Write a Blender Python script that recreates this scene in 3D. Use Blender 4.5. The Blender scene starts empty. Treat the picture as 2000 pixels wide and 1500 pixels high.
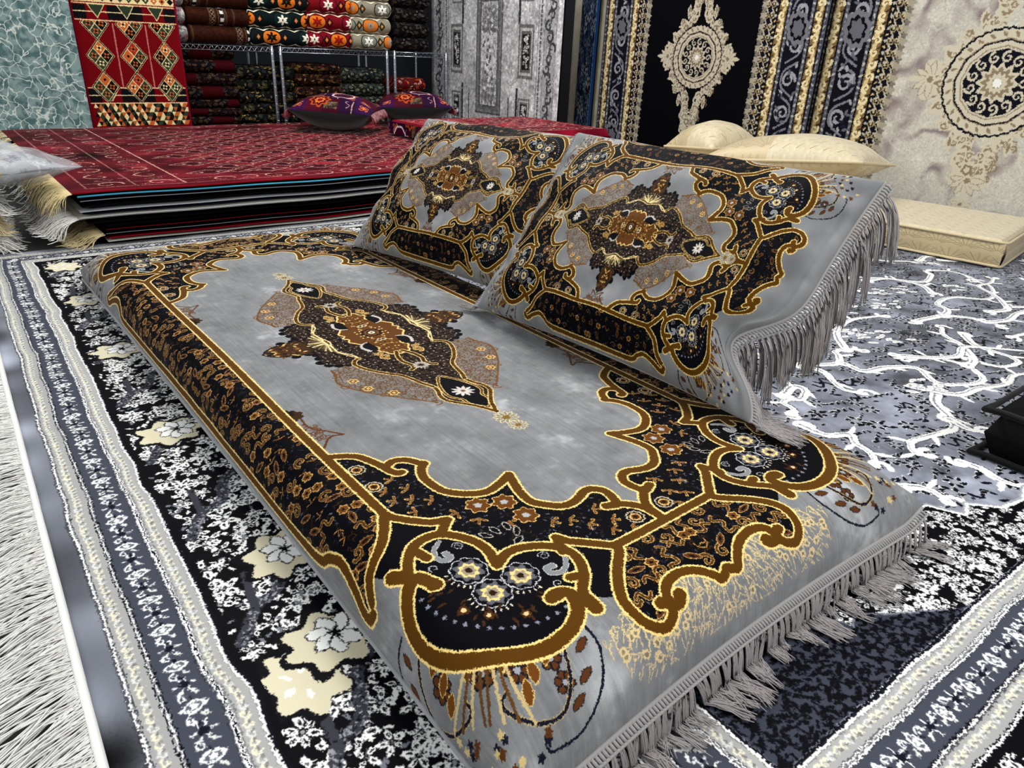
import bpy, bmesh, math, random
import numpy as np
from mathutils import Matrix, Vector
PI = math.pi
SC = bpy.context.scene; COL = SC.collection
# ---------------------------------------------------------------- woven designs
def catmull(pts, n=6, closed=False):
    P = np.asarray(pts, float)
    if len(P) < 3: return P
    if closed: Q = np.vstack([P[-1], P, P[0], P[1]])
    else: Q = np.vstack([2*P[0]-P[1], P, 2*P[-1]-P[-2]])
    t = np.linspace(0, 1, n, endpoint=False)[:, None]; out = []
    for i in range(len(Q)-3):
        a, b, c, d = Q[i:i+4]
        out.append(.5*((2*b)+(c-a)*t+(2*a-5*b+4*c-d)*t**2+(3*b-a-3*c+d)*t**3))
    if not closed: out.append(P[-1:])
    return np.vstack(out)

class Cv:
    """A woven design in metres, row 0 at the bottom."""
    def __init__(s, x0, y0, x1, y1, res, bg):
        s.x0, s.y0, s.res = x0, y0, res
        s.W = max(2, int(round((x1-x0)/res))); s.H = max(2, int(round((y1-y0)/res)))
        s.a = np.empty((s.H, s.W, 3), np.float32); s.a[:] = np.array(bg, np.float32)/255
        s.clip = None; s.T = None; s.ws = 1.0; s.rng = np.random.default_rng(7)
    def px(s, pts):
        P = np.asarray(pts, float)
        if s.T is not None: P = s.T(P)
        return (P-np.array([s.x0, s.y0]))/s.res-.5
    def blend(s, i0, i1, j0, j1, al, col):
        if s.clip is not None: al = al*s.clip[j0:j1, i0:i1]
        v = s.a[j0:j1, i0:i1]; al = al[..., None]
        v *= 1-al; v += al*(np.array(col, np.float32)/255)
    def cover(s, pts):
        P = s.px(pts)
        i0 = max(0, int(P[:, 0].min())-1); i1 = min(s.W, int(P[:, 0].max())+3)
        j0 = max(0, int(P[:, 1].min())-1); j1 = min(s.H, int(P[:, 1].max())+3)
        if i1 <= i0 or j1 <= j0: return None
        x1, y1 = P[:, 0], P[:, 1]; x2, y2 = np.roll(x1, -1), np.roll(y1, -1)
        m = np.zeros((j1-j0, i1-i0), np.float32); xs = np.arange(i0, i1)
        for j in range(j0, j1):
            acc = np.zeros(i1-i0, np.float32)
            for dj in (-.25, .25):
                y = j+dj+1e-4; k = (y1 > y) != (y2 > y)
                if not k.any(): continue
                xc = np.sort(x1[k]+(y-y1[k])*(x2[k]-x1[k])/(y2[k]-y1[k]))
                for a, b in zip(xc[0::2], xc[1::2]):
                    acc += np.clip(np.minimum(xs+.5, b)-np.maximum(xs-.5, a), 0, 1)
            m[j-j0] = acc*.5
        return i0, i1, j0, j1, m
    def poly(s, pts, col, al=1.0):
        c = s.cover(pts)
        if c: s.blend(*c[:4], c[4]*al, col)
    def mask(s, pts):
        m = np.zeros((s.H, s.W), np.float32); c = s.cover(pts)
        if c: m[c[2]:c[3], c[0]:c[1]] = c[4]
        return m
    def line(s, pts, w, col, al=1.0, sm=0, closed=False):
        if sm: pts = catmull(pts, sm, closed)
        P = s.px(pts)
        if closed: P = np.vstack([P, P[:1]])
        n = len(P)
        ww = np.linspace(w[0], w[1], n) if isinstance(w, tuple) else np.full(n, float(w))
        R = ww*s.ws/s.res/2; mg = R.max()+2
        i0 = max(0, int(P[:, 0].min()-mg)); i1 = min(s.W, int(P[:, 0].max()+mg)+1)
        j0 = max(0, int(P[:, 1].min()-mg)); j1 = min(s.H, int(P[:, 1].max()+mg)+1)
        if i1 <= i0 or j1 <= j0: return
        A = np.zeros((j1-j0, i1-i0), np.float32)
        for k in range(n-1):
            (ax, ay), (bx, by) = P[k], P[k+1]; r = max(R[k], R[k+1])+2
            a0 = max(i0, int(min(ax, bx)-r)); a1 = min(i1, int(max(ax, bx)+r)+1)
            b0 = max(j0, int(min(ay, by)-r)); b1 = min(j1, int(max(ay, by)+r)+1)
            if a1 <= a0 or b1 <= b0: continue
            X = np.arange(a0, a1)[None, :]-ax; Y = np.arange(b0, b1)[:, None]-ay
            dx, dy = bx-ax, by-ay; L = dx*dx+dy*dy+1e-9
            t = np.clip((X*dx+Y*dy)/L, 0, 1)
            d = np.sqrt((X-t*dx)**2+(Y-t*dy)**2)
            rr = R[k]+(R[k+1]-R[k])*t
            v = A[b0-j0:b1-j0, a0-i0:a1-i0]
            np.maximum(v, np.clip(rr-d+.5, 0, 1), out=v)
        s.blend(i0, i1, j0, j1, A*al, col)
    # -- motifs; c centre, r size, a turn
    def blob(s, c, r, col, n=0, amp=.2, a=0., sq=1., al=1.):
        th = np.linspace(0, 2*PI, max(10, n*8 if n else 12), endpoint=False)
        rr = r*(1+(amp*np.cos(n*th) if n else 0))
        x = rr*np.cos(th); y = rr*np.sin(th)*sq; ca, sa = math.cos(a), math.sin(a)
        s.poly(np.stack([c[0]+x*ca-y*sa, c[1]+x*sa+y*ca], 1), col, al)
    def flower(s, c, r, cols, n=6, a=0., amp=.14, sq=1.):
        for k, col in enumerate(cols): s.blob(c, r*(1-k/len(cols)*.95), col, n if k < len(cols)-1 or len(cols) == 1 else 0, amp, a, sq)
    def leaf(s, c, r, col, a=0., fat=.35, edge=None, ew=.0015):
        t = np.linspace(0, 1, 9); y = np.sin(PI*t)**.8*fat*r
        P = np.concatenate([np.stack([(t*2-1)*r, y], 1), np.stack([(1-t)*2*r-r, -y[::-1]], 1)])
        ca, sa = math.cos(a), math.sin(a); P = P@np.array([[ca, sa], [-sa, ca]])+np.array(c)
        if edge is not None: s.line(P, ew*2, edge, closed=True)
        if col is not None: s.poly(P, col)
    def scroll(s, c, r, w, col, a=0., turns=1.1, flip=1, edge=None, ew=.0012, tail=0.):
        th = np.linspace(0, turns*2*PI, int(12*turns)+6); rr = r*(1-.78*th/th[-1])
        P = np.stack([rr*np.cos(th), flip*rr*np.sin(th)], 1)
        if tail: P = np.vstack([[[r*.9, -flip*tail], [r*1.02, -flip*tail*.5]], P])
        ca, sa = math.cos(a), math.sin(a); P = P@np.array([[ca, sa], [-sa, ca]])+np.array(c)
        if edge is not None: s.line(P, (w*1.1+2*ew, w*.6+2*ew), edge)
        s.line(P, (w*1.1, w*.6), col)
    def ess(s, c, r, w, col, a=0., edge=None, ew=.001):
        t = np.linspace(-1, 1, 14); P = np.stack([t*r, .45*r*np.sin(t*PI*1.1)], 1)
        ca, sa = math.cos(a), math.sin(a); P = P@np.array([[ca, sa], [-sa, ca]])+np.array(c)
        if edge is not None: s.line(P, w+2*ew, edge)
        s.line(P, w, col)
    def spray(s, c, r, w, col, n=5, spread=1.3, a=0., curl=.3):
        for k in range(n):
            b = a+spread*(k/(n-1)-.5)*2
            p = [(c[0]+r*t*math.cos(b+curl*t*(k/(n-1)-.5)*2), c[1]+r*t*math.sin(b+curl*t*(k/(n-1)-.5)*2)) for t in (.12, .5, 1)]
            s.line(p, (w*.6, w), col)
    def spots(s, m, pitch, jit=.45):
        """jittered grid of points lying inside mask m (metres, untransformed canvas)"""
        ys = np.arange(s.y0+pitch/2, s.y0+s.H*s.res, pitch); xs = np.arange(s.x0+pitch/2, s.x0+s.W*s.res, pitch); out = []
        for y in ys:
            for x in xs:
                X = x+s.rng.uniform(-jit, jit)*pitch; Y = y+s.rng.uniform(-jit, jit)*pitch
                i = int((X-s.x0)/s.res); j = int((Y-s.y0)/s.res)
                if 0 <= i < s.W and 0 <= j < s.H and m[j, i] > .5: out.append((X, Y))
        return out
    def rough(s, amp, scale=1.6, seed=1):
        """ragged pile edges: every knot pulls its colour from a slightly shifted place"""
        s.a = rough(s.a, amp/s.res, scale, seed)
def vnoise(H, W, cell, rng):
    gh, gw = int(H/cell)+3, int(W/cell)+3; g = rng.standard_normal((gh, gw)).astype(np.float32)
    y = np.arange(H)/cell; x = np.arange(W)/cell; j = y.astype(int); i = x.astype(int)
    fy = (y-j)[:, None].astype(np.float32); fx = (x-i)[None, :].astype(np.float32)
    fy = fy*fy*(3-2*fy); fx = fx*fx*(3-2*fx)
    a = g[j][:, i]; b = g[j][:, i+1]; c = g[j+1][:, i]; d = g[j+1][:, i+1]
    return (a*(1-fx)+b*fx)*(1-fy)+(c*(1-fx)+d*fx)*fy
def rough(A, amp, scale=1.6, seed=1):
    H, W = A.shape[:2]; rng = np.random.default_rng(seed)
    dx = vnoise(H, W, scale, rng)*amp; dy = vnoise(H, W, scale, rng)*amp
    jj = np.clip((np.arange(H)[:, None]+dy+.5).astype(np.int32), 0, H-1)
    ii = np.clip((np.arange(W)[None, :]+dx+.5).astype(np.int32), 0, W-1)
    return A[jj, ii]
def quad(A):
    """quarter (p>=0,q>=0) to the full symmetric design"""
    B = np.concatenate([A[:, ::-1], A], 1); return np.concatenate([B[::-1], B], 0)

BLK = (4, 4, 9); GOLD = (86, 53, 6); PALE = (240, 210, 130); BRN = (86, 48, 20); GRY = (150, 152, 156); NAVY = (24, 24, 62); VEL = (124, 125, 126)

def ab(l): return np.array([(p, abs(q)) for p, q in l])
G1 = ab([(.385,-.281),(.395,-.261),(.408,-.244),(.427,-.235),(.45,-.228),(.466,-.225),(.477,-.221),(.479,-.214)])
G2 = ab([(.457,-.226),(.448,-.212),(.45,-.2),(.459,-.189),(.472,-.182),(.477,-.177),(.486,-.187),(.505,-.196),(.525,-.197),(.545,-.194),(.559,-.186),(.572,-.172),(.581,-.155),(.582,-.139),(.575,-.116),(.567,-.098)])
G3 = ab([(.567,-.098),(.604,-.111),(.632,-.114),(.648,-.104),(.661,-.091),(.666,-.075),(.662,-.056),(.656,-.042),(.658,-.029),(.671,-.019),(.69,-.021),(.702,-.027),(.699,-.037)])
G4 = ab([(.699,-.034),(.701,-.026),(.716,-.01),(.732,-.002),(.758,0)])
A1 = ab([(.55,-.281),(.563,-.277),(.581,-.262),(.598,-.244),(.605,-.224),(.613,-.234),(.625,-.246)])
A2 = ab([(.55,-.281),(.562,-.288),(.58,-.298),(.599,-.314),(.61,-.333),(.619,-.349),(.630,-.360),(.640,-.368)])
A3 = ab([(.640,-.368),(.649,-.377),(.644,-.387),(.628,-.386),(.602,-.374),(.563,-.364),(.535,-.374),(.515,-.388),(.45,-.392),(.2,-.392),(0,-.392)])
N1 = ab([(.761,-.09),(.741,-.11),(.722,-.13),(.708,-.137),(.721,-.143),(.733,-.148)])
N2 = ab([(.761,-.09),(.772,-.094),(.8,-.125),(.83,-.148),(.854,-.151),(.873,-.143),(.884,-.127),(.882,-.113),(.873,-.103),(.862,-.105),(.859,-.114)])
C1 = ab([(.861,-.083),(.868,-.084),(.871,-.093),(.862,-.099),(.851,-.096),(.843,-.086),(.84,-.07),(.843,-.053),(.851,-.037),(.862,-.024),(.873,-.014),(.866,0)])
P1 = ab([(.708,-.226),(.682,-.219),(.658,-.222),(.636,-.235),(.623,-.25),(.621,-.269),(.628,-.288),(.643,-.303),(.662,-.315)])
P2 = ab([(.694,-.299),(.682,-.304),(.672,-.31),(.676,-.324),(.692,-.339),(.713,-.351),(.738,-.356),(.761,-.351),(.78,-.339),(.797,-.323),(.811,-.306),(.823,-.286),(.831,-.262),(.832,-.238),(.827,-.217),(.817,-.202),(.803,-.192),(.788,-.191),(.782,-.203),(.785,-.211)])
P3 = ab([(.708,-.226),(.698,-.205),(.699,-.185),(.709,-.164),(.722,-.149),(.738,-.142),(.757,-.144),(.778,-.157),(.794,-.174),(.806,-.181)])
MP = ab([(.411,0),(.381,-.013),(.359,-.027),(.338,-.042),(.317,-.044),(.297,-.036),(.276,-.033)])
MB = ab([(.276,-.033),(.255,-.041),(.228,-.047),(.205,-.055),(.187,-.071),(.166,-.085),(.146,-.095),(.124,-.1),(.108,-.092),(.1,-.08)])
MS = ab([(.1,-.08),(.109,-.094),(.116,-.108),(.112,-.125),(.102,-.139),(.085,-.147),(.066,-.141),(.048,-.138),(.036,-.148),(.036,-.172),(.028,-.193),(.017,-.211),(0,-.222)])

def velvet_design(cv, pillow=False):
    rng = cv.rng; L = []; sm = 5
    sp = (lambda P: np.stack([.325-(.965-P[:, 0])*.5, P[:, 1]*.556], 1)) if pillow else None
    md = (lambda P: np.stack([P[:, 0]*.42, P[:, 1]*.60], 1)) if pillow else None
    cv.T = sp; cv.ws = .52 if pillow else 1.
    G = np.vstack([catmull(G1[:-1], sm), catmull(G2, sm), catmull(G3[:-3], sm), catmull(G4[1:], sm)])
    inner = np.vstack([G, [(.761, 0)], [(.761, .09)], N1, P3[1:6][::-1], P3[:1], P1[:5], A1[::-1], [(.55, .281)]])
    pal = np.vstack([catmull(P1, sm), catmull(P2[3:17], sm), catmull(P3[::-1], sm)])
    longc = np.vstack([[(0, .281)], A2, A3]); shortc = np.vstack([[(.761, 0)], catmull(N2, sm)[:-14], catmull(C1, sm)[8:]])
    qa = np.vstack([A2[:6], [(.668, .322)], P1[::-1][:5], A1[::-1]]); qn = np.vstack([N1, P3[4:], N2[:4][::-1]])
    # lace between the cartouche and the seam
    reg = cv.mask(np.array([(.845, .165), (.83, .09), (.85, 0), (.925, 0), (.925, .17), (.9, .2), (.86, .205)])); cv.clip = reg
    pts = [] if pillow else cv.spots(reg, .0075); cv.T = None
    for X, Y in pts:
        k = rng.random()
        far = (X-.845)/.08; c_ = (224-20*far, 198-18*far, 134+8*far); a = .25+rng.uniform(-.45, .45)
        if k > 1.25-.62*far: continue
        if k < .5: cv.line(np.array([(X-.006*math.cos(a), Y-.006*math.sin(a)), (X, Y+.001), (X+.008*math.cos(a+.2), Y+.008*math.sin(a+.2))]), (.0018, .0009), c_)
        elif k < .68: cv.spray((X, Y), .0075, .0013, c_, 4, 1.0, a)
        elif k < .8: cv.flower((X, Y), .0052, [c_, (124, 116, 98)], 5)
        else: cv.leaf((X, Y), .0052, c_, a, .3); cv.leaf((X, Y), .003, (124, 122, 116), a, .3)
    cv.clip = None; cv.T = sp
    for pg in (inner, longc, shortc, pal, qa, qn): cv.poly(pg, BLK)
    # corner flowers outside the palmette
    for c, r in [((.812,.325),.016),((.835,.298),.014),((.782,.368),.015),((.842,.262),.013),((.868,.262),.012)]:
        for k in range(6): cv.blob((c[0]+r*.62*math.cos(k*1.047), c[1]+r*.62*math.sin(k*1.047)), r*.42, (18, 18, 26)); cv.blob((c[0]+r*.62*math.cos(k*1.047), c[1]+r*.62*math.sin(k*1.047)), r*.3, BRN)
        cv.blob(c, r*.28, GRY)
    for fl in (0, 1):
        def f(l, fl=fl):
            a = np.array(l, float); o = np.array((.77, .29)); u = np.array((.78, .62)); u = u/np.hypot(*u); v = np.array((-u[1], u[0]))
            return o+np.outer(a[:, 0], u)+np.outer(a[:, 1]*(1 if fl else -1), v)
        cv.line(f([(.012,.075),(.05,.088),(.085,.085),(.1,.06),(.095,.03),(.085,.018),(.075,.024)]), .0052, (200, 172, 110), sm=4)
        cv.line(f([(.012,.075),(.05,.088),(.085,.085),(.1,.06),(.095,.03),(.085,.018),(.075,.024)]), .0035, (18, 18, 34), sm=4)
        cv.line(f([(-.005,.1),(.02,.12),(.06,.125),(.1,.11),(.12,.08),(.118,.07)]), .0028, (18, 18, 34), sm=4)
        for q in [(.035,.06),(.055,.05),(.075,.045)]:
            c = f([q])[0]; cv.leaf(c, .012, (104, 60, 16), .4+fl*.8, .45, (226,196,120), .001)
        for q in [(.02,.1),(.05,.105),(.075,.1)]:
            c = f([q])[0]; cv.leaf(c, .01, BRN, 1.2-fl*.9, .4, (30, 26, 30), .001)
        cv.line(f([(.038,0),(.04,.012),(.05,.02),(.058,.018)]), .006, (226, 196, 120), sm=4); cv.line(f([(.038,0),(.04,.012),(.05,.02),(.056,.018)]), .0044, GOLD, sm=4)
        for k in range(4): cv.line(f([(.05, .003+.006*k), (.075, .004+.01*k), (.1, .003+.017*k)]), .0035, (196, 172, 120) if k % 2 else (90, 60, 30), sm=4)
        for k in range(12): cv.blob(f([(.1+rng.uniform(0, .05), rng.uniform(0, .075))])[0], .0045, [BRN, (20,20,34), (200,176,120)][k % 3], 5, .3)
    # dark wine-and-navy filler of the cartouches and the border
    W = cv.ws
    hl = [(226, 180, 104)]
    def fill(pg, pitch, big):
        HL = hl[0]
        m = cv.mask(pg); T = cv.T; cv.T = None; cv.clip = m; mm = m.copy()
        for X, Y in cv.spots(mm, pitch*.42*(.62 if pillow else 1)):
            k = rng.random(); a = rng.uniform(0, 6.28)
            if k < .3: cv.leaf((X, Y), .0032*W*rng.uniform(.7, 1.3), [(86,88,104),(60,62,80),(52,40,28)][int(rng.integers(3))], a, .3)
            elif k < .55: cv.ess((X, Y), .005*W, .0013*W, [(48, 32, 16), (30, 30, 58), (70, 42, 18)][int(rng.integers(3))], a)
        for X, Y in cv.spots(mm, pitch*(.7 if pillow else 1), .3):
            k = rng.random(); a = rng.uniform(0, 6.28)
            if k < .28: cv.scroll((X, Y), .0085*W*big, .0034*W, (74, 44, 14), a, .9, 1 if rng.random() < .5 else -1, HL, .0009*W, .006*W)
            elif k < .45: cv.ess((X, Y), .0105*W*big, .0034*W, (74, 44, 14), a, HL, .0009*W)
            elif k < .6: cv.leaf((X, Y), .0115*W*big, BRN, a, .36, HL, .0008*W); cv.leaf((X, Y), .006*W*big, BLK, a, .3)
            elif k < .8: cv.flower((X, Y), .0078*W*big, [HL, (92, 52, 16), (110, 66, 20), BLK], 6, a)
            else: cv.spray((X, Y), .009*W, .0022*W, (110, 64, 20), 3, .8, a); cv.spray((X, Y), .0092*W, .0008*W, HL, 3, .8, a)
        cv.clip = None; cv.T = T
    hl[0] = (196, 150, 84); fill(longc, .0235, 1.05); hl[0] = (226, 180, 104); fill(shortc, .022, 1.1)
    # border: little tulips in rows, rosettes
    m = cv.mask(inner); T = cv.T; cv.T = None; cv.clip = m
    for X, Y in cv.spots(m, .0072*(.62 if pillow else 1)):
        k = rng.random(); a = rng.uniform(0, 6.28)
        if k < .32: cv.leaf((X, Y), .003*W, [(104,108,122),(64,66,84),(58,40,26)][int(rng.integers(3))], a, .3)
        elif k < .42: cv.ess((X, Y), .006*W, .0011*W, (44, 30, 18), a)
    cv.T = T
    tul = [(.49,.235),(.52,.228),(.545,.235),(.535,.255),(.57,.245),(.56,.215),(.6,.205),(.625,.19),(.65,.165),(.69,.1),(.71,.085),(.735,.07),(.72,.055),(.745,.045),(.69,.06),(.68,.12),(.51,.255)]
    for k, c in enumerate(tul):
        d = np.array(c)-np.array((.6, .17)); a = math.atan2(d[1], d[0])
        cv.spray(c, .0105, .0042, (226, 180, 104), 3, .85, a); cv.spray(c, .0098, .0026, (104, 60, 18), 3, .85, a)
    cv.clip = None
    for c in [(.44,.261),(.49,.262),(.735,.027)]:
        cv.flower(c, .0125, [(190,176,150), BLK, (226,180,104), BRN, (30, 16, 6)], 10, 0, .06)
    for c in [(.601,.175),(.614,.143),(.652,.138)]:
        cv.flower(c, .0158, [(238, 196, 116)], 7); cv.flower(c, .0143, [(98, 56, 14), (98, 56, 14)], 7); cv.flower(c, .005, [(170, 170, 170)], 5)
    for c, a in [((.657,.204),.1),((.655,.189),.5),((.656,.172),.9),((.671,.168),1.4),((.686,.177),1.9)]:
        cv.leaf(c, .0085, BLK, a+2.4, .42, (196, 190, 176), .0012)
    # palmette inside
    for c in [(.697,.257),(.737,.215),(.741,.257)]:
        cv.flower(c, .022, [(205, 205, 205)], 9, 0, .05); cv.flower(c, .0205, [BLK], 9, 0, .05); cv.flower(c, .0165, [(92, 92, 98)], 8); cv.flower(c, .0118, [(238, 206, 130)], 8, .2, .12)
        cv.flower(c, .008, [(150, 140, 118)], 6); cv.blob(c, .0042, (40, 20, 8))
        for k in range(9): cv.leaf((c[0]+.027*math.cos(k*.25-.2), c[1]+.027*math.sin(k*.25-.2)), .003, (226, 214, 188), k*.25-.2, .4)
    for fl in (0, 1):
        sx = (lambda l: np.array(l)) if fl == 0 else (lambda l: np.array([(.708+(q-.226)*1.03, .226+(p-.708)*1.03) for p, q in l]))
        g = sx([(.636,.256),(.644,.268),(.656,.275),(.667,.271),(.667,.262),(.659,.262)])
        cv.line(g, (.006, .0105), (205, 205, 200), sm=4); cv.line(g, (.0045, .0085), (128, 130, 132), sm=4)
        cv.scroll(sx([(.655,.243)])[0], .0075, .0012, (190, 190, 190), 2, 1.6); cv.scroll(sx([(.672,.287)])[0], .0065, .0013, (200, 200, 200), 1, 1.)
    u = np.array((.74, .67)); u /= np.hypot(*u); o = np.array((.715, .232))
    for k in range(15):
        b = math.atan2(u[1], u[0])+(k-7)*.145; c = o+(.098-.012*abs(math.cos(b-.78)))*np.array((math.cos(b), math.sin(b))); cv.blob(c, .0025, (130, 134, 148), 5, .3)
    for k in range(30):
        b = .78+rng.uniform(-1.1, 1.1); d = rng.uniform(.055, .085); c = o+d*np.array((math.cos(b), math.sin(b)))
        cv.leaf(c, .0055, (62, 36, 16), b+rng.uniform(-.4, .4), .3)
    for c in [(.744,.297),(.786,.247),(.765,.28)]: cv.flower(c, .006, [(70, 40, 14), (226, 196, 140)], 6)
    # field accents beside the rope
    for q in ([(.238,.278),(.242,.262),(.289,.264),(.306,.255),(.339,.231),(.336,.25),(.367,.276)],):
        cv.line(np.array(q), .0035, BRN, sm=4)
        for c in [(.285,.27),(.3,.265),(.32,.258),(.315,.272),(.335,.268)]: cv.scroll(c, .0085, .0022, (96, 60, 34), 1.2, 1., 1)
        cv.blob((.245, .27), .017, (54, 34, 14), 7, .12)
        for k in range(16): cv.scroll((.275+.075*rng.random(), .279-.03*rng.random()), .007, .0022, (92, 58, 34), k, 1., 1 if k % 2 else -1)
    if not pillow: cv.blob((.235, .276), .013, (24, 18, 14), 7, .15)
    # ropes: pale edges first, then the gold pile
    rp = [np.array([(0, .281), (.55, .281)]), catmull(G1, sm), catmull(G2, sm), catmull(G3, sm), catmull(G4, sm), A1, catmull(A2, sm), catmull(A3[1:], sm), N1, np.array([(.761, 0), (.761, .09)]), catmull(N2, sm), catmull(C1, sm), catmull(P1, sm), catmull(P2, sm), catmull(P3, sm), np.array([(.663, .316), (.648, .33)]), np.array([(.806, .181), (.824, .182)]), np.array([(.63, .289), (.652, .284)]), np.array([(.777, .157), (.772, .172)]), A2[-3:]]
    wd = [.0125]*13+[.0155, .0125]+[.017, .017, .0125, .0125, .012]
    for P, w in zip(rp, wd): cv.line(P, w+.0058, PALE)
    for c, r in [((.479,.216),.007),((.697,.041),.007),((.693,.3),.0095),((.784,.205),.0095),((.859,.11),.008),((.863,.083),.009)]: cv.blob(c, r+.0026, PALE); L.append((c, r))
    for P, w in zip(rp, wd): cv.line(P, w, GOLD)
    for c, r in L: cv.blob(c, r, GOLD)
    # ---- medallion
    cv.T = md; cv.ws = .5 if pillow else 1.
    for lst in ([(.126,.146),(.15,.15),(.175,.16),(.2,.155),(.238,.135),(.262,.118),(.294,.092),(.332,.06)],):
        reg = np.vstack([lst, MP[::-1][1:], MB[:-1]]); m = cv.mask(reg); cv.poly(reg, (116, 104, 92), .38)
        T = cv.T; cv.T = None; cv.clip = m
        for X, Y in cv.spots(m, .0098*(.62 if pillow else 1)): cv.scroll((X, Y), .0068*cv.ws**.5, .0018*cv.ws**.5, (92, 60, 32), rng.uniform(0, 6), 1.1, 1 if rng.random() < .5 else -1)
        cv.clip = None; cv.T = T; cv.line(np.array(lst), (.0045, .0028), (106, 66, 26), sm=5)
        for k in range(1, 8, 2): cv.scroll(lst[k], .009, .0024, (106, 66, 26), k, 1.1, -1)
        for c in [(.185,.135),(.262,.1),(.225,.128)]: cv.flower(c, .009, [(214, 176, 104), (100, 62, 26), (214, 176, 104)], 6)
    body = np.vstack([[(0, 0)], [(.411, 0)], MP[1:], MB[1:], MS, [(0, 0)]])
    bm = np.vstack([[(0, 0)], catmull(MS[::-1], 4)])
    for c in MS[1:-3]: cv.blob(c, .0095, BLK)
    cv.poly(body, BLK)
    m = np.maximum(cv.mask(body), 0); T = cv.T; cv.T = None; cv.clip = m
    for X, Y in cv.spots(m, .0098*(.62 if pillow else 1), .25): cv.flower((X, Y), .0044*(.62 if pillow else 1), [(58, 40, 26), (16, 12, 16), (96, 66, 36)], 6)
    for X, Y in cv.spots(m, .0125*(.62 if pillow else 1), .45): cv.leaf((X, Y), .0024*(.62 if pillow else 1), (186, 178, 160), rng.uniform(0, 6), .4)
    cv.clip = None; cv.T = T
    pend = np.array([(.248,.004),(.265,.015),(.285,.024),(.31,.031),(.33,.03),(.345,.02),(.362,.02),(.378,.012),(.392,0)])
    cv.poly(np.vstack([pend, [(.248, 0)]]), (5, 5, 9)); cv.line(pend, .0065, PALE, sm=5); cv.line(pend, .0038, GOLD, sm=5)
    for k in range(10): cv.leaf((.318+.012*math.cos(k*.628), .012*math.sin(k*.628)), .0095, (206, 200, 192), k*.628, .34)
    cv.blob((.318, 0), .004, (120, 80, 40))
    for P in (np.vstack([MP[:-1], MB[:2]]), MB):
        cv.line(P, .0098, PALE, sm=5); cv.line(P, .0066, GOLD, sm=5)
    for k in range(18):
        t = k/17; P = catmull(np.vstack([MP, MB[1:]]), 5); c = P[int(t*(len(P)-1))]; cv.blob(c, .0036, (60, 36, 12))
    # side bouquets
    cv.poly(np.array([(0,.13),(.03,.14),(.032,.17),(.02,.2),(0,.212)]), (60, 38, 14))
    for k in range(26): cv.leaf((abs(rng.normal(0, .014)), .205-.06*rng.random()), .0052, [(214,170,92),(110,66,20),(24,20,30)][k % 3], rng.uniform(0, 3), .4)
    for k in range(9):
        x = .1*(k/8)**1.1; cv.line(np.array([(0, .1), (x*.5, .112-.01*k/8), (x, .135-.055*k/8)]), (.0012, .0026), (236, 206, 140), sm=4)
    cv.poly(np.array([(0,.088),(.03,.094),(.06,.1),(.03,.118),(0,.128)]), (74, 60, 34), .7)
    for k in range(14): cv.line(np.array([(rng.uniform(0,.01), .098), (rng.uniform(0,.05), rng.uniform(.095,.13))]), .0016, (240, 216, 150))
    cv.line(np.array([(.1,.08),(.08,.083),(.055,.098),(.03,.097),(.0,.09)]), .0032, (236, 206, 140), sm=5)
    # centre
    ctr = np.array([(.118,0),(.112,.018),(.1,.022),(.088,.03),(.074,.022),(.062,.028),(.05,.04),(.034,.05),(.022,.058),(.01,.052),(0,.06),(0,0)])
    cv.line(ctr[:-1], .0075, (236, 196, 116), sm=5); cv.poly(np.vstack([catmull(ctr[:-1], 5), [(0, 0)]]), (92, 54, 14))
    for k in range(60): cv.blob((abs(rng.normal(0, .06)) % .11, abs(rng.normal(0, .018)) % .04), .002, [(220,190,130),(40,20,8),(170,120,50)][k % 3])
    cs = np.array([(.078,.0),(.074,.024),(.058,.036),(.04,.034)]); cv.poly(np.array([(.04,.03),(.052,.05),(.075,.05),(.085,.03),(.07,.026)]), (8, 8, 14))
    cv.line(np.array([(.04,.032),(.046,.046),(.062,.052),(.08,.046)]), (.003, .0075), (190, 184, 176), sm=5)
    g = np.array([(.108,.006),(.13,.016),(.155,.02),(.175,.014),(.19,.018),(.195,.026)]); cv.line(g, .0105, PALE, sm=5); cv.line(g, .0072, GOLD, sm=5); cv.line(g, .002, (40, 22, 6), sm=5)
    cv.scroll((.118, .034), .011, .0035, (150, 96, 24), 0, 1.1, 1, PALE, .0012); cv.scroll((.1, .038), .008, .003, (150, 96, 24), 2, 1.1, -1, PALE, .001)
    for k in range(7): cv.leaf((.185+.011*math.cos(k*.5), .011*math.sin(k*.5)), .006, (176, 168, 156), k*.5, .4)
    cv.blob((0, 0), .02, (30, 18, 8), 8, .1); cv.blob((0, 0), .015, (110, 70, 26), 8, .1); cv.blob((0, 0), .0105, (16, 12, 12)); cv.blob((0, 0), .007, (230, 214, 180)); cv.blob((0, 0), .0026, (60, 40, 20))
    for k in range(3): cv.flower((.04, .004+.0*k), .006, [(200, 180, 140), (40, 24, 10)], 6)
    # finial flowers past the tips
    for c, r, col in [((.436, 0), .02, (238, 214, 150)), ((.466, 0), .015, (214, 196, 150))]:
        for k in range(12): cv.leaf((c[0]+r*.6*math.cos(k*.524), c[1]+r*.6*math.sin(k*.524)), r*.42, (132, 130, 122), k*.524, .36, col, .0012)
        cv.blob(c, r*.34, (120, 92, 40), 6, .2)
    cv.T = None; cv.ws = 1.
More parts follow.
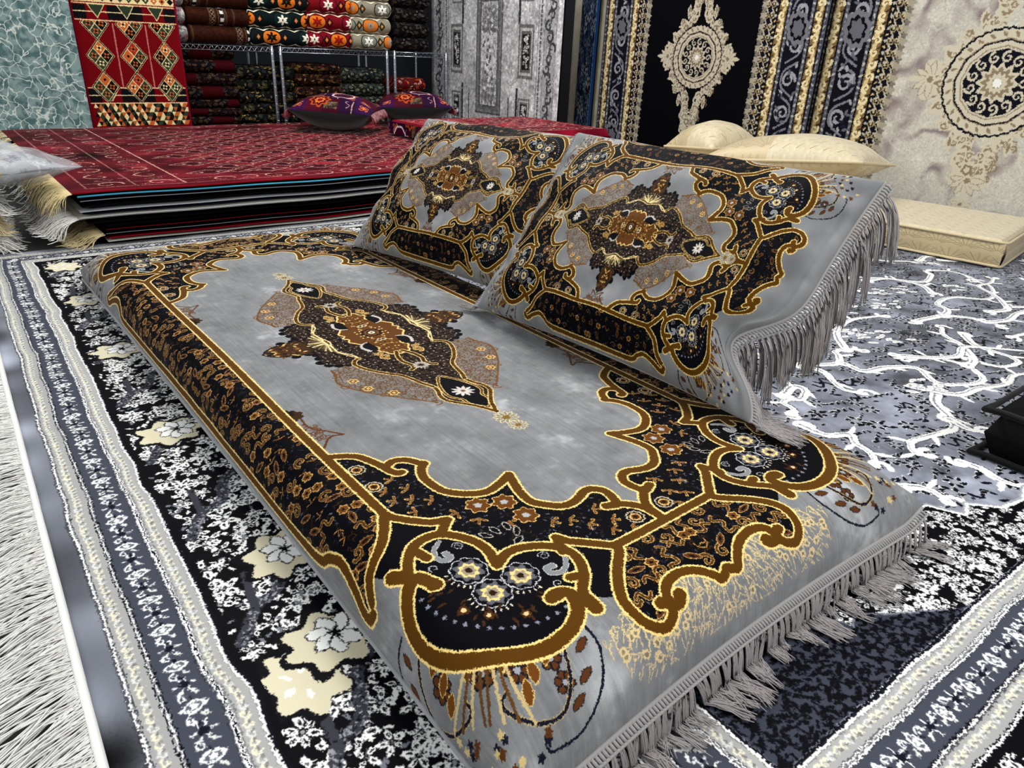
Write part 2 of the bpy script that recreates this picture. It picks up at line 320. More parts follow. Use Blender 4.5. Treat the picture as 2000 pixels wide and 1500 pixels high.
# ---------------------------------------------------------------- the large floor rug
CREAM = (226, 220, 196); WHT = (238, 238, 234); SLT = (70, 73, 84); STL = (112, 115, 124)
RX0, RY0, RX1, RY1 = -.605, -1.56, 3.15, 1.475
def rug_design():
    cv = Cv(RX0, RY0, RX1, RY1, .0012, STL); rng = cv.rng
    def rect(a, col): cv.poly(np.array([(a[0], a[1]), (a[2], a[1]), (a[2], a[3]), (a[0], a[3])]), col)
    def inset(d): return (RX0+d, RY0+d, RX1-d, RY1-d)
    def frame_line(d, w, col): 
        x0, y0, x1, y1 = inset(d); 
        for a, b in (((x0, y0), (x0, y1)), ((x0, y0), (x1, y0)), ((x0, y1), (x1, y1))): 
            n = 40; t = np.linspace(0, 1, n)[:, None]; P = np.array(a)*(1-t)+np.array(b)*t
            cv.line(P, w, col)
    def along(d, step, fn):
        x0, y0, x1, y1 = inset(d)
        for k in range(int((y1-y0)/step)): fn((x0, y0+(k+.5)*step), PI/2, k)
        for k in range(int((x1-x0)/step)): fn((x0+(k+.5)*step, y0), 0., k)
        for k in range(int(min(1.6, x1-x0)/step)): fn((x0+(k+.5)*step, y1), 0., k)
    def guards(d):
        """white-black lines, pale guard, dark band with white figures, pale guard, lines; d = outer edge"""
        rect(inset(d), (10, 10, 18)); rect(inset(d+.006), (160, 160, 158)); rect(inset(d+.028), (12, 12, 20)); rect(inset(d+.034), (66, 69, 80))
        rect(inset(d+.078), (12, 12, 22)); rect(inset(d+.086), (164, 164, 162)); rect(inset(d+.106), (12, 12, 20))
        for e, w in ((.003, .0034), (.031, .0025), (.0805, .003), (.0842, .002), (.1085, .004)): frame_line(d+e, w, WHT)
        def g(c, a, k):
            cv.scroll(c, .0058, .003, CREAM if k % 3 else (214, 214, 210), a+.5, .8); cv.leaf((c[0]+.004*math.cos(a), c[1]+.004*math.sin(a)), .0035, (120, 118, 112), a, .4)
        along(d+.017, .0115, g); along(d+.096, .0115, g)
        def b(c, a, k):
            u = np.array((math.cos(a), math.sin(a))); v = np.array((-u[1], u[0]))
            if k % 4 == 0:
                cv.leaf(c, .015, WHT, a+PI/2, .55); cv.leaf(c, .010, (92, 94, 104), a+PI/2, .5); cv.blob(c, .004, WHT, 5)
            elif k % 4 == 2:
                for q in (-1, 1): cv.spray(np.array(c), .012, .0026, WHT, 3, .9, a+PI/2*q)
                cv.blob(c, .005, (20, 20, 32), 6)
            else:
                cv.scroll(tuple(np.array(c)+v*.006), .006, .0032, WHT, a, .9); cv.leaf(tuple(np.array(c)-v*.007+u*.003), .0058, (214, 214, 208), a+.8, .4); cv.leaf(tuple(np.array(c)-u*.006), .004, (16, 16, 28), a, .4)
        along(d+.056, .0165, b)
    guards(.032)
    D0 = .032+.115
    rect(inset(D0), (8, 8, 12))
    # wide black floral band
    D1 = D0+.285
    x0, y0, x1, y1 = inset(D0); X0, Y0, X1, Y1 = inset(D1)
    m = np.zeros((cv.H, cv.W), np.float32); m[:] = 0
    def setm(a, v):
        i0 = int((a[0]-cv.x0)/cv.res); i1 = int((a[2]-cv.x0)/cv.res); j0 = int((a[1]-cv.y0)/cv.res); j1 = int((a[3]-cv.y0)/cv.res); m[max(0, j0):j1, max(0, i0):i1] = v
    setm((x0+.008, y0+.008, x1-.008, y1-.008), 1); setm((X0-.008, Y0-.008, X1+.008, Y1+.008), 0)
    m[:, int((1.2-cv.x0)/cv.res):] = 0
    cv.clip = m
    def floret(c, r, cols=(WHT, (12, 12, 18))):
        n = int(rng.integers(4, 7)); a0 = rng.uniform(0, 6)
        for k in range(n):
            a = a0+k*2*PI/n; e = (c[0]+r*.62*math.cos(a), c[1]+r*.62*math.sin(a))
            cv.leaf(e, r*.5*rng.uniform(.8, 1.3), cols[0], a, .5); cv.leaf(e, r*.22, cols[1], a, .4)
        cv.blob(c, r*.24, cols[1]); cv.blob(c, r*.13, (150, 150, 150))
    def twig(P, w):
        cv.line(P, w, (56, 56, 64), sm=6); Q = catmull(P, 26)
        for q in Q: 
            for _ in range(2): cv.blob((q[0]+rng.normal(0, w*.34), q[1]+rng.normal(0, w*.34)), .0016, (150, 150, 156) if rng.random() < .6 else (16, 16, 22))
    for X, Y in cv.spots(m, .033, .38): floret((X, Y), .0168*rng.uniform(.75, 1.25))
    for X, Y in cv.spots(m, .016, .5):
        if rng.random() < .55: cv.leaf((X, Y), .0062, WHT if rng.random() < .75 else STL, rng.uniform(0, 6), .42)
    yy = -1.5
    while yy < 1.45:
        P = np.array([(-.44, yy), (-.41, yy+.05), (-.375, yy+.07), (-.35, yy+.13), (-.3, yy+.16)]); twig(P, .016); twig(P[1:3]+np.array([[0, 0], [-.03, .05]]), .012); yy += .24
    big = [(-.39,.032),(-.354,-.403),(-.41,-.631),(-.396,.477),(-.395,.884),(-.402,1.242),(-.36,-.59),(-.33,-.9),(-.40,-1.1),(-.1,-1.29),(.25,-1.33),(.6,-1.28)]
    for i, c in enumerate(big):
        r = .047
        cv.blob(c, r*1.15, (14, 14, 18), 7, .16, i); cv.blob((c[0]+.004, c[1]), r*1.05, (214, 206, 176), 7, .16, i, .9)
        if i % 3 != 2:
            o = (c[0]+.014, c[1]+.006)
            for k in range(7): cv.leaf((o[0]+.018*math.cos(k*.9), o[1]+.018*math.sin(k*.9)), .0165, WHT, k*.9, .62, (14, 14, 18), .0014)
            for k in range(5): cv.leaf((o[0]+.005*math.cos(k*1.26), o[1]+.005*math.sin(k*1.26)), .007, (8, 8, 14), k*1.26, .3)
        else:
            for k in range(5): cv.leaf((c[0]+.02*math.cos(k*1.2), c[1]+.02*math.sin(k*1.2)), .008, WHT, k*1.2, .5)
    cv.clip = None
    guards(D1)
    D2 = D1+.115; fx0, fy0, fx1, fy1 = inset(D2)
    # field
    i0 = int((fx0-cv.x0)/cv.res); j0 = int((fy0-cv.y0)/cv.res); j1 = int((fy1-cv.y0)/cv.res)
    f = cv.a[j0:j1, i0:]; h, w = f.shape[:2]
    n = vnoise(h, w, 90, rng)*.5+vnoise(h, w, 30, rng)*.35+vnoise(h, w, 8, rng)*.15
    f[:] = (np.array((114, 117, 127), np.float32)/255)*(1+.34*n)[..., None]
    m[:] = 0; m[j0:j1, i0:] = 1; m[:, int((2.75-cv.x0)/cv.res):] = 0; fm = m.copy(); cv.clip = fm
    for X, Y in cv.spots(fm, .047, .45):
        if Y > .75: continue
        a = rng.uniform(-.7, .3); k = rng.random(); r = .0155*rng.uniform(.8, 1.25)
        if k < .5:
            for j in range(6):
                e = (X+r*.8*math.cos(j*1.05), Y+r*.8*math.sin(j*1.05)); cv.leaf(e, r*.5, WHT, j*1.05+.8, .6); cv.leaf(e, r*.42, (12, 12, 22), j*1.05+.6, .6)
            cv.blob((X, Y), r*.3, (150, 152, 160))
        elif k < .85:
            for j in range(4):
                e = (X+(j-1.5)*r*.8, Y+.3*(j-1.5)*r*(1 if a > -.2 else -1)); cv.leaf(e, r*.55, WHT, a+j*.5, .42); cv.leaf((e[0]-.001, e[1]-.0012), r*.5, (12, 12, 22), a+j*.5, .42)
        else: cv.ess((X, Y), r*1.5, r*.4, (14, 14, 24), a)
    for X, Y in cv.spots(fm, .034, .5):
        if rng.random() < .6: cv.leaf((X, Y), .0095*rng.uniform(.6, 1.2), (10, 10, 18), rng.uniform(-.8, .4), .4, WHT if rng.random() < .3 else None, .0008)
    S = [[(.887,-.393),(.984,-.452),(1.039,-.428),(1.055,-.408),(1.1,-.412),(1.135,-.441)],[(.907,-.419),(.916,-.466),(.884,-.511),(.868,-.545),(.893,-.579)],
     [(1.006,-.466),(1.004,-.513),(1.076,-.53),(1.136,-.574),(1.093,-.641),(1.128,-.675),(1.179,-.694),(1.226,-.684),(1.262,-.637),(1.258,-.591),(1.239,-.55),(1.166,-.535)],
     [(1.495,-.524),(1.437,-.574),(1.428,-.618),(1.429,-.665),(1.402,-.694),(1.331,-.679),(1.319,-.613)],[(1.043,-.66),(.977,-.69),(.933,-.739),(.883,-.768),(.82,-.757),(.756,-.744),(.715,-.772),(.735,-.789)],
     [(.923,-.743),(.909,-.785),(.929,-.807)],[(1.747,-.112),(1.836,-.136),(1.917,-.22),(2.037,-.192),(2.072,-.155),(2.15,-.198),(2.148,-.254),(2.112,-.315)],
     [(1.479,-.404),(1.606,-.42),(1.683,-.403),(1.717,-.358),(1.832,-.356),(1.901,-.419),(1.978,-.416),(2.091,-.356),(2.098,-.308)],[(1.612,-.423),(1.659,-.471),(1.676,-.52),(1.661,-.568)],
     [(.713,-.489),(.778,-.471),(.788,-.495),(.742,-.519),(.719,-.505),(.69,-.509),(.682,-.537),(.658,-.559)],[(.63,-.587),(.634,-.638),(.679,-.662),(.655,-.689),(.645,-.722),(.609,-.753)],
     [(.758,-.834),(.764,-.863),(.751,-.902),(.76,-.939)],[(.58,-.813),(.613,-.842),(.604,-.886)],[(1.262,-.637),(1.33,-.62),(1.4,-.56),(1.44,-.5),(1.5,-.47)],[(1.1,-.412),(1.2,-.33),(1.33,-.3),(1.45,-.33)],
     [(.6,-.3),(.7,-.28),(.78,-.33),(.86,-.31)],[(1.2,-.1),(1.32,-.06),(1.4,-.12),(1.5,-.09),(1.6,-.02)],[(1.7,.1),(1.8,.05),(1.95,.08),(2.05,.02)],[(1.9,-.5),(2.0,-.56),(2.15,-.52),(2.25,-.6)],
     [(1.5,-.75),(1.6,-.72),(1.66,-.78),(1.8,-.76)],[(1.2,-.2),(1.28,-.16),(1.36,-.2),(1.3,-.24)],[(1.05,-.2),(1.15,-.14),(1.12,-.05),(1.03,-.08)]]
    r5 = np.random.default_rng(15)
    for _ in range(20):
        x, y = r5.uniform(.7, 2.5), r5.uniform(-.85, .3); a = r5.uniform(-.9, .4); P = [(x, y)]
        for k in range(int(r5.integers(4, 7))): a += r5.uniform(-.95, .95); x += .085*math.cos(a); y += .085*math.sin(a); P.append((x, y))
        S.append(P)
    for P in S:
        P = np.array(P); cv.line(P, (.0275, .015), (30, 31, 40), sm=6); cv.line(P, (.0245, .012), WHT, sm=6); cv.line(P+np.array([.0005, .004]), (.004, .001), (120, 122, 130), sm=6)
        for q in (P[0], P[-1]): cv.scroll(tuple(q), .022, .012, WHT, rng.uniform(0, 6), .8)
        for k in range(1, len(P)-1):
            d = P[k]-P[k-1]; a = math.atan2(d[1], d[0])+rng.choice((-1, 1))*.8; cv.leaf(tuple(P[k]+.022*np.array((math.cos(a), math.sin(a)))), .023, WHT, a, .26)
    for c in [(1.214,-.286),(1.23,-.36),(1.29,-.427),(1.05,-.62),(1.51,-.127),(1.473,-.197),(1.55,-.284),(1.35,-.22),(1.65,-.2),(1.75,-.25),(1.95,-.3)]:
        for k in range(9):
            q = (c[0]+rng.normal(0, .03), c[1]+rng.normal(0, .02)); cv.leaf(q, .017, WHT, rng.uniform(-1, .5), .42, (60, 62, 72), .0012); cv.leaf(q, .008, (170, 172, 172), rng.uniform(-1, .5), .3)
    # black strip and mottled corner of the field
    edge = [(fx0, -.52), (.1, -.6), (.22, -.7), (.36, -.76), (.47, -.83), (.56, -.87), (.585, -.92), (.62, -.905), (.66, -.945), (.72, -.955), (.76, -.94), (.85, -.965), (1.0, -.97), (1.15, -1.0), (1.15, fy0), (fx0, fy0)]
    cv.clip = None; cv.line(np.array(edge[:-2]), .02, (150, 152, 158)); cv.line(np.array(edge[:-2]), .011, WHT); cv.poly(np.array(edge), (8, 8, 12)); em = cv.mask(np.array(edge)); cv.clip = em
    for X, Y in cv.spots(em, .024, .4): floret((X, Y), .0125*rng.uniform(.75, 1.25))
    for X, Y in cv.spots(em, .016, .5):
        if rng.random() < .55: cv.leaf((X, Y), .0062, WHT, rng.uniform(-.9, .5), .45)
    mt = np.array([(fx0, -.8), (-.02, -.86), (.02, -.845), (.06, -.89), (.104, -.9), (.15, -.915), (.17, -.90), (.193, -.945), (.219, -.935), (.262, -.965), (.323, -1.0), (.36, fy0), (fx0, fy0)])
    cv.clip = None; cv.line(mt[:-2], .006, (120, 122, 132)); cv.poly(mt, (58, 61, 72)); em = cv.mask(mt); cv.clip = em
    for X, Y in cv.spots(em, .0105, .45): cv.leaf((X, Y), .0062*rng.uniform(.7, 1.4), (8, 8, 14), rng.uniform(-1, .9), .4)
    for X, Y in cv.spots(em, .02, .45): cv.ess((X, Y), .012, .0032, (8, 8, 14), rng.uniform(-1, .9))
    cv.clip = None
    # mottled tone in the plain edge stripe: broad darker and lighter patches
    e = int(.032/cv.res)+1
    for s in (cv.a[:, :e], cv.a[:e], cv.a[-e:]):
        n = vnoise(s.shape[0], s.shape[1], 60, rng); s *= (1+.28*n)[..., None]
    A = cv.a; H, W = A.shape[:2]
    dx = vnoise(H, W, 60, rng)*2.2; dy = vnoise(H, W, 60, rng)*1.2
    jj = np.clip((np.arange(H)[:, None]+dy).astype(np.int32), 0, H-1); ii = np.clip((np.arange(W)[None, :]+dx).astype(np.int32), 0, W-1)
    return rough(A[jj, ii], .9, 1.8, 5)

# ---------------------------------------------------------------- smaller designs
def bokhara(w, h):
    cv = Cv(0, 0, w, h, .0025, (92, 6, 22)); rng = cv.rng; P = (214, 160, 132)
    n = vnoise(cv.H, cv.W, 40, rng); cv.a *= (1+.25*n)[..., None]
    for bx in (.05, .2, .36): cv.line(np.array([(bx, .06), (bx, h-.06)]), .006 if bx > .3 else .003, P)
    for by in (.05, .13): cv.line(np.array([(.05, by), (w-.05, by)]), .003, P); cv.line(np.array([(.05, h-by), (w-.05, h-by)]), .003, P)
    for k in range(int(h/.16)):
        for q in (.125, .285): cv.scroll((q, .1+k*.16), .05, .006, P, k*1.9, .9); cv.leaf((q, .18+k*.16), .03, (60, 4, 18), .3, .5, P, .002)
    for k in range(int(w/.2)):
        for q in (.09, h-.09): cv.scroll((.5+k*.2, q), .045, .006, P, k*1.7, .9); cv.scroll((.6+k*.2, q), .04, .005, P, k*1.2+2, .9, -1)
    j = 0; y = .24
    while y < h-.2:
        x = .5+(.11 if j % 2 else 0)
        while x < w-.1:
            d = np.array([(x-.085, y), (x, y-.052), (x+.085, y), (x, y+.052)])
            cv.poly(d, (52, 4, 18)); cv.line(d, .0045, P, closed=True); cv.line((d-[x, y])*.62+[x, y], .003, (164, 60, 70), closed=True)
            for s in (-.03, 0, .03): cv.blob((x+s, y), .007, P if s else (24, 10, 20), 4, .3)
            for s in (-1, 1): cv.ess((x+.11, y+.03*s), .03, .004, P, s*.4)
            x += .22
        y += .11; j += 1
    for _ in range(900): cv.ess((rng.uniform(.05, w), rng.uniform(.05, h)), .014, .0035, [(196, 120, 110), (54, 4, 18), (170, 30, 60)][int(rng.integers(3))], rng.uniform(-.4, .4))
    return rough(cv.a, .8, 1.8, 3)

def kilim_panel():
    """geometric flatweave 0.52 x 1.25 m"""
    w, h = .52, 1.25; cv = Cv(0, 0, w, h, .0016, (104, 6, 14)); rng = cv.rng; C = (226, 206, 150); K = (14, 14, 16); O = (186, 92, 44); Gn = (44, 56, 40)
    def dia(x, y, a, b, col, al=1.): cv.poly(np.array([(x-a, y), (x, y-b), (x+a, y), (x, y+b)]), col, al)
    def sect(y0):
        # stepped triangles, stripes, three columns of diamonds, stripes, diamond lattice
        x = .02; n = 20; tw = .48/n
        for r in range(5):
            for k in range(n):
                xx = .02+k*tw+(tw/2 if r % 2 else 0); yy = y0+r*.0235; col = [C, O, K, Gn][(k+r*1 if k < n/2 else n-k+r) % 4]
                cv.poly(np.array([(xx, yy), (xx+tw, yy), (xx+tw/2, yy+.0235)]), col); cv.poly(np.array([(xx+tw, yy), (xx+tw/2, yy+.0235), (xx+tw*1.5, yy+.0235)]), [K, Gn, C, O][(k+r) % 4])
        def stripes(y):
            cv.poly(np.array([(.01, y), (.51, y), (.51, y+.08), (.01, y+.08)]), (104, 6, 14))
            for xa, xb in ((.01, .07), (.17, .34), (.45, .51)):
                cv.poly(np.array([(xa, y+.006), (xb, y+.006), (xb, y+.072), (xa, y+.072)]), K)
            for q in (0, .04, .078): cv.line(np.array([(.01, y+q), (.51, y+q)]), .005, C)
            for xc in (.12, .26, .41): cv.poly(np.array([(xc-.04, y+.075), (xc+.04, y+.075), (xc, y+.012)]), Gn); cv.line(np.array([(xc-.04, y+.075), (xc+.04, y+.075), (xc, y+.012)]), .004, C, closed=True)
        stripes(y0+.118); y = y0+.2
        for xc in (.185, .345): cv.line(np.array([(xc, y), (xc, y+.31)]), .007, (176, 110, 96))
        for i, xc in enumerate((.1, .265, .43)):
            for yc, b in ((y+.155, .075), (y, .075), (y+.31, .075)):
                for q in (0, 1):
                    cv.line(np.array([(xc-.062, yc), (xc, yc-b), (xc+.062, yc), (xc, yc+b)]), .013 if q == 0 else .009, C if q == 0 else K, closed=True)
                dia(xc, yc, .062, b, C); 
                for (dx, dy), col in zip(((-.03, 0), (.03, 0), (0, .037), (0, -.037)), ((Gn, K, O, Gn), (O, Gn, (150, 40, 30), K), (K, Gn, O, Gn))[i]):
                    dia(xc+dx, yc+dy, .027, .034, col); cv.flower((xc+dx, yc+dy), .012, [C if rng.random() < .4 else O, K], 4, .6, .4)
            cv.poly(np.array([(xc-.1, y-.012), (xc+.1, y-.012), (xc+.1, y-.09), (xc-.1, y-.09)]), K) if False else None
            for k in range(30):
                yy = y+.02+k*.0095
                if abs(yy-y-.155) > .0: 
                    d = .075-abs(((yy-y+.0775) % .155)-.0775); hw = .062*(.075-d)/.075 if False else None
        stripes(y+.325); y += .41
        cv.poly(np.array([(.01, y), (.51, y), (.51, y+.22), (.01, y+.22)]), C)
        for r in range(9):
            for k in range(11 if r % 2 else 12):
                xc = .03+k*.042+(.021 if r % 2 else 0); yc = y+.022+r*.0225
                col = O if abs((k*2+(r % 2))-r*1.2-3) < 1.3 or abs((k*2+(r % 2))+r*1.2-19) < 1.3 else [K, Gn, (60, 62, 58)][int(rng.integers(3))]
                dia(xc, yc, .0165, .0175, col); cv.blob((xc, yc), .005, [C, (196, 96, 60), K][int(rng.integers(3))], 4, .3)
    sect(-.69); sect(.165)
    for x in (.004, w-.004): cv.line(np.array([(x, 0), (x, h)]), .012, (120, 6, 30))
    return rough(cv.a, .6, 1.8, 4)

def vintage_panel():
    """distressed grey rug 1.46 x 1.5 m hung upright"""
    w, h = 1.46, 1.5; cv = Cv(0, 0, w, h, .002, (186, 187, 188)); rng = cv.rng
    n = vnoise(cv.H, cv.W, 14, rng)*.5+vnoise(cv.H, cv.W, 4, rng)*.4+vnoise(cv.H, cv.W, 50, rng)*.5
    cv.a *= (1+.13*n)[..., None]; D = (58, 60, 64); K = (22, 23, 26)
    def band(x0, x1, y0, y1, col, al=.6): cv.poly(np.array([(x0, y0), (x1, y0), (x1, y1), (x0, y1)]), col, al)
    for fl in (0, 1):
        f = (lambda x: w-x) if fl else (lambda x: x)
        for x, ww in ((.055, .004), (.165, .004), (.2, .014), (.225, .004)): cv.line(np.array([(f(x), 0), (f(x), h)]), ww, D, .75)
        band(f(.06), f(.16), 0, h, (150, 150, 152), .6)
        for k in range(26):
            y = k*.06; cv.scroll((f(.11+.02*math.sin(k*1.6)), y), .034, .014, D, k*1.1, .9, 1 if k % 2 else -1); cv.leaf((f(.11), y+.03), .026, (80, 80, 84), k*.8, .45)
        for k in range(60): band(f(.192), f(.21), k*.025, k*.025+.004, (220, 220, 218), .9)
        for yc, hh in ((.63, .16), (1.02, .1), (.25, .1), (1.38, .1)):
            xc = .34
            for a, col in ((.075, (96, 96, 94)), (.062, (190, 190, 188)), (.05, (92, 90, 84)), (.038, K)):
                b = hh*(.3+.7*a/.075); band(f(xc-a*(1 if yc == .63 else .8)), f(xc+a*(1 if yc == .63 else .8)), yc-b, yc+b, col, .9)
            for k in range(int(hh*130)): cv.scroll((f(xc+rng.uniform(-.022, .022)), yc+rng.uniform(-.6, .6)*hh), .012, .006, (216, 216, 212), rng.uniform(0, 6), 1.)
        for ya, yb in ((.8, 1.25), (.12, .4)): cv.line(np.array([(f(.415), ya), (f(.415), yb)]), .02, K, .85)
        cv.line(np.array([(f(.5), .02), (f(.5), .34)]), .009, K, .85); cv.line(np.array([(f(.5), .94), (f(.5), 1.4)]), .009, K, .85)
        for yy in (.1, .14): cv.line(np.array([(f(.34-.05), yy), (f(.34), yy+.06), (f(.34+.05), yy), (f(.34), yy-.06)]), .008, D, closed=True)
    for a, col, al in ((0, D, .8), (.012, (150, 150, 150), .6), (.028, (92, 94, 98), .75), (.05, D, .5)):
        band(.585+a, w-.585-a, .22+a, .985-a, col, al)
    band(.64, w-.64, .28, .925, (196, 196, 196), 1.)
    for _ in range(420): cv.scroll((rng.uniform(.65, w-.65), rng.choice((rng.uniform(.29, .46), rng.uniform(.74, .92), rng.uniform(.3, .9)))), .011, .004, (110, 110, 112), rng.uniform(0, 6), 1.)
    for _ in range(60): cv.blob((w/2+rng.normal(0, .03), .6+rng.normal(0, .13)), .012, [(90, 90, 92), (226, 226, 224)][int(rng.integers(2))], 5, .3)
    for _ in range(1200): cv.leaf((rng.uniform(.02, w), rng.uniform(0, h)), .008, [(120, 120, 122), (224, 224, 222)][int(rng.integers(2))], rng.uniform(-.3, .3), .2)
    n = vnoise(cv.H, cv.W, 6, rng); cv.a = np.clip(cv.a*(1+.10*n[..., None]), 0, 1)
    return rough(cv.a, 1.1, 2, 6)

def medallion(cv, c, a, b, ring, hi, lo, dk):
    rng = cv.rng
    for s in range(4):
        sx, sy = ((1, 1), (-1, 1), (1, -1), (-1, -1))[s]; r2 = np.random.default_rng(11)
        for k in range(84):
            t = r2.uniform(0, 1); q = r2.uniform(.42, 1.03)**.6; edge = (a*(1-t)**1.15, b*t**1.15); r = .031*(a/.26)*r2.uniform(.6, 1.1)
            x, y = edge[0]*q, edge[1]*q
            p = (c[0]+sx*x, c[1]+sy*y); an = math.atan2(sy*y, sx*x)
            if k % 3 == 0: cv.scroll(p, r, r*.42, hi, an+sx*sy*.5, 1., int(sx*sy))
            elif k % 3 == 1: cv.leaf(p, r*1.05, hi, an+.5*sx*sy, .45); cv.leaf(p, r*.6, lo, an+.5*sx*sy, .3)
            else: cv.flower(p, r*.85, [hi, lo, hi], 5, an)
            cv.scroll((p[0]+r*.5, p[1]), r*.4, r*.16, lo, an, 1.)
    for ex, ey, m in ((0, b*.78, 1.4), (0, -b*.78, 1.4), (a*.86, 0, 1.5), (-a*.86, 0, 1.5), (0, b*.98, .9), (0, -b*.98, .9)):
        p = np.array((c[0]+ex, c[1]+ey)); r = .05*(a/.26)*m*.8; an = math.atan2(ey, ex)
        for q in (-1, 1): cv.scroll(tuple(p+r*.55*np.array((-math.sin(an), math.cos(an)))*q), r*.5, r*.24, hi, an+q, 1.1, q)
        for k in range(7): b_ = an+(k-3)*.55; cv.leaf(tuple(p+r*.5*np.array((math.cos(b_), math.sin(b_)))), r*.55, hi, b_, .34, lo, r*.03)
        cv.blob(tuple(p), r*.32, hi, 6, .1); cv.blob(tuple(p), r*.18, lo, 6, .2); cv.leaf(tuple(p+r*.9*np.array((math.cos(an), math.sin(an)))), r*.5, hi, an, .4)
    for r, col in ((1.06, dk), (1.02, hi), (.86, lo), (.84, dk), (.81, hi), (.72, lo), (.7, hi), (.66, dk)): cv.blob(c, ring*r, col, 40 if r > 1 else 0, .012)
    for k in range(26): th = k*2*PI/26; cv.leaf((c[0]+ring*.93*math.cos(th), c[1]+ring*.93*math.sin(th)), ring*.07, lo, th+.6, .45)
    for k in range(13): th = k*2*PI/13; cv.scroll((c[0]+ring*.5*math.cos(th), c[1]+ring*.5*math.sin(th)), ring*.11, ring*.05, hi, th, 1.1)
    cv.flower(c, ring*.36, [hi, lo, hi, lo], 12); cv.blob(c, ring*.09, (236, 234, 226), 8, .1)

def band_border(cv, x, wd, y0, y1, sgn):
    """upright ornamental border: lace, gold scrollwork, silver foliage, gold scrollwork; x = outer edge, sgn = inwards"""
    rng = cv.rng; X = lambda t: x+sgn*wd*t
    def rc(a, b, col): cv.poly(np.array([(X(a), y0), (X(b), y0), (X(b), y1), (X(a), y1)]), col)
    rc(0, 1.02, (16, 16, 24)); rc(.0, .06, (74, 74, 84)); rc(.08, .2, (128, 102, 62)); rc(.22, .27, (84, 84, 92)); rc(.58, .62, (84, 84, 92)); rc(.64, .76, (128, 102, 62))
    n = int((y1-y0)/.052)
    for k in range(n):
        y = y0+(k+.5)*.052
        for t in (.14, .70):
            cv.scroll((X(t), y), wd*.052, wd*.036, (226, 212, 168), k*1.1, 1., 1 if k % 2 else -1); cv.leaf((X(t-.02), y+.026), wd*.05, (206, 186, 138), 1.2, .5); cv.leaf((X(t+.04), y+.02), wd*.03, (52, 40, 26), .4, .4)
        for t in (.04, .245, .6, .8): cv.leaf((X(t), y), wd*.03, (176, 174, 166), k*.9, .5); cv.leaf((X(t), y+.026), wd*.025, (206, 180, 120) if t == .8 else (130, 130, 136), k*.7, .5)
        for t in (.86, .95):
            cv.flower((X(t), y), wd*.045, [(168, 150, 112), (24, 22, 28), (190, 172, 130)], 5, k); cv.ess((X(t), y+.026), wd*.05, wd*.02, (186, 178, 160), 1.2)
        cv.blob((X(1.0), y), wd*.045, (160, 152, 134), 5, .25); cv.blob((X(1.0), y+.026), wd*.035, (120, 112, 100), 5, .25)
    m = int((y1-y0)/.16)
    for k in range(m):
        y = y0+(k+.5)*.16; f = 1 if k % 2 else -1
        cv.scroll((X(.42), y), wd*.11, wd*.042, (150, 150, 156), k*2.1, 1.3, f); cv.line(np.array([(X(.42-.09*f), y-.08), (X(.42+.1*f), y-.03), (X(.42+.09*f), y+.04), (X(.42-.1*f), y+.085)]), wd*.03, (118, 118, 126), sm=5)
        for _ in range(9): cv.leaf((X(.42+rng.uniform(-.13, .13)), y+rng.uniform(-.08, .08)), wd*.045, [(158, 158, 162), (96, 96, 106), (30, 30, 44)][int(rng.integers(3))], rng.uniform(0, 6), .42)
    for k in range(1, m, 4):
        y = y0+k*.16+.0; c = (X(.42), y); cv.blob(c, wd*.17, (112, 112, 118), 9, .08, .3, 1.25); cv.blob(c, wd*.115, (10, 10, 16), 9, .1, .3, 1.3); cv.blob(c, wd*.085, (98, 98, 106), 6, .14, .3, 1.3)

def medallion_panel(beige):
    w, h = (1.52, 1.5) if not beige else (1.7, 1.5); cv = Cv(0, 0, w, h, .0018, (5, 5, 9)); rng = cv.rng
    if beige:
        H, W = cv.H, cv.W
        n = vnoise(H, W, 70, rng)*.55+vnoise(H, W, 28, rng)*.35; v = np.abs(vnoise(H, W, 80, rng)+.5*vnoise(H, W, 34, rng)); v = np.clip(1-v/.62, 0, 1)**.8*np.clip(.75+n, 0, 1)
        cv.a[:] = np.array((196, 192, 178), np.float32)/255*(1+.05*vnoise(H, W, 3, rng)+.05*n)[..., None]
        cv.a[:] = cv.a*(1-v[..., None]*.85)+v[..., None]*.85*np.array((118, 103, 105), np.float32)/255
        wv = np.clip(1-np.abs(vnoise(H, W, 60, rng)+.4*vnoise(H, W, 20, rng))/.06, 0, 1)*.5; cv.a[:] = cv.a*(1-wv[..., None])+wv[..., None]*np.array((222, 220, 212), np.float32)/255
        band_border(cv, w, .40, 0, h, -1); band_border(cv, 0, .40, 0, h, 1)
        medallion(cv, (w-.86, .60), .32, .52, .205, (202, 194, 172), (138, 122, 96), (18, 18, 26))
    else:
        band_border(cv, w, .37, 0, h, -1); band_border(cv, 0, .37, 0, h, 1)
        medallion(cv, (w/2, .645), .245, .5, .16, (192, 182, 160), (120, 108, 86), (8, 8, 14))
    return rough(cv.a, 1.1, 2, 8)

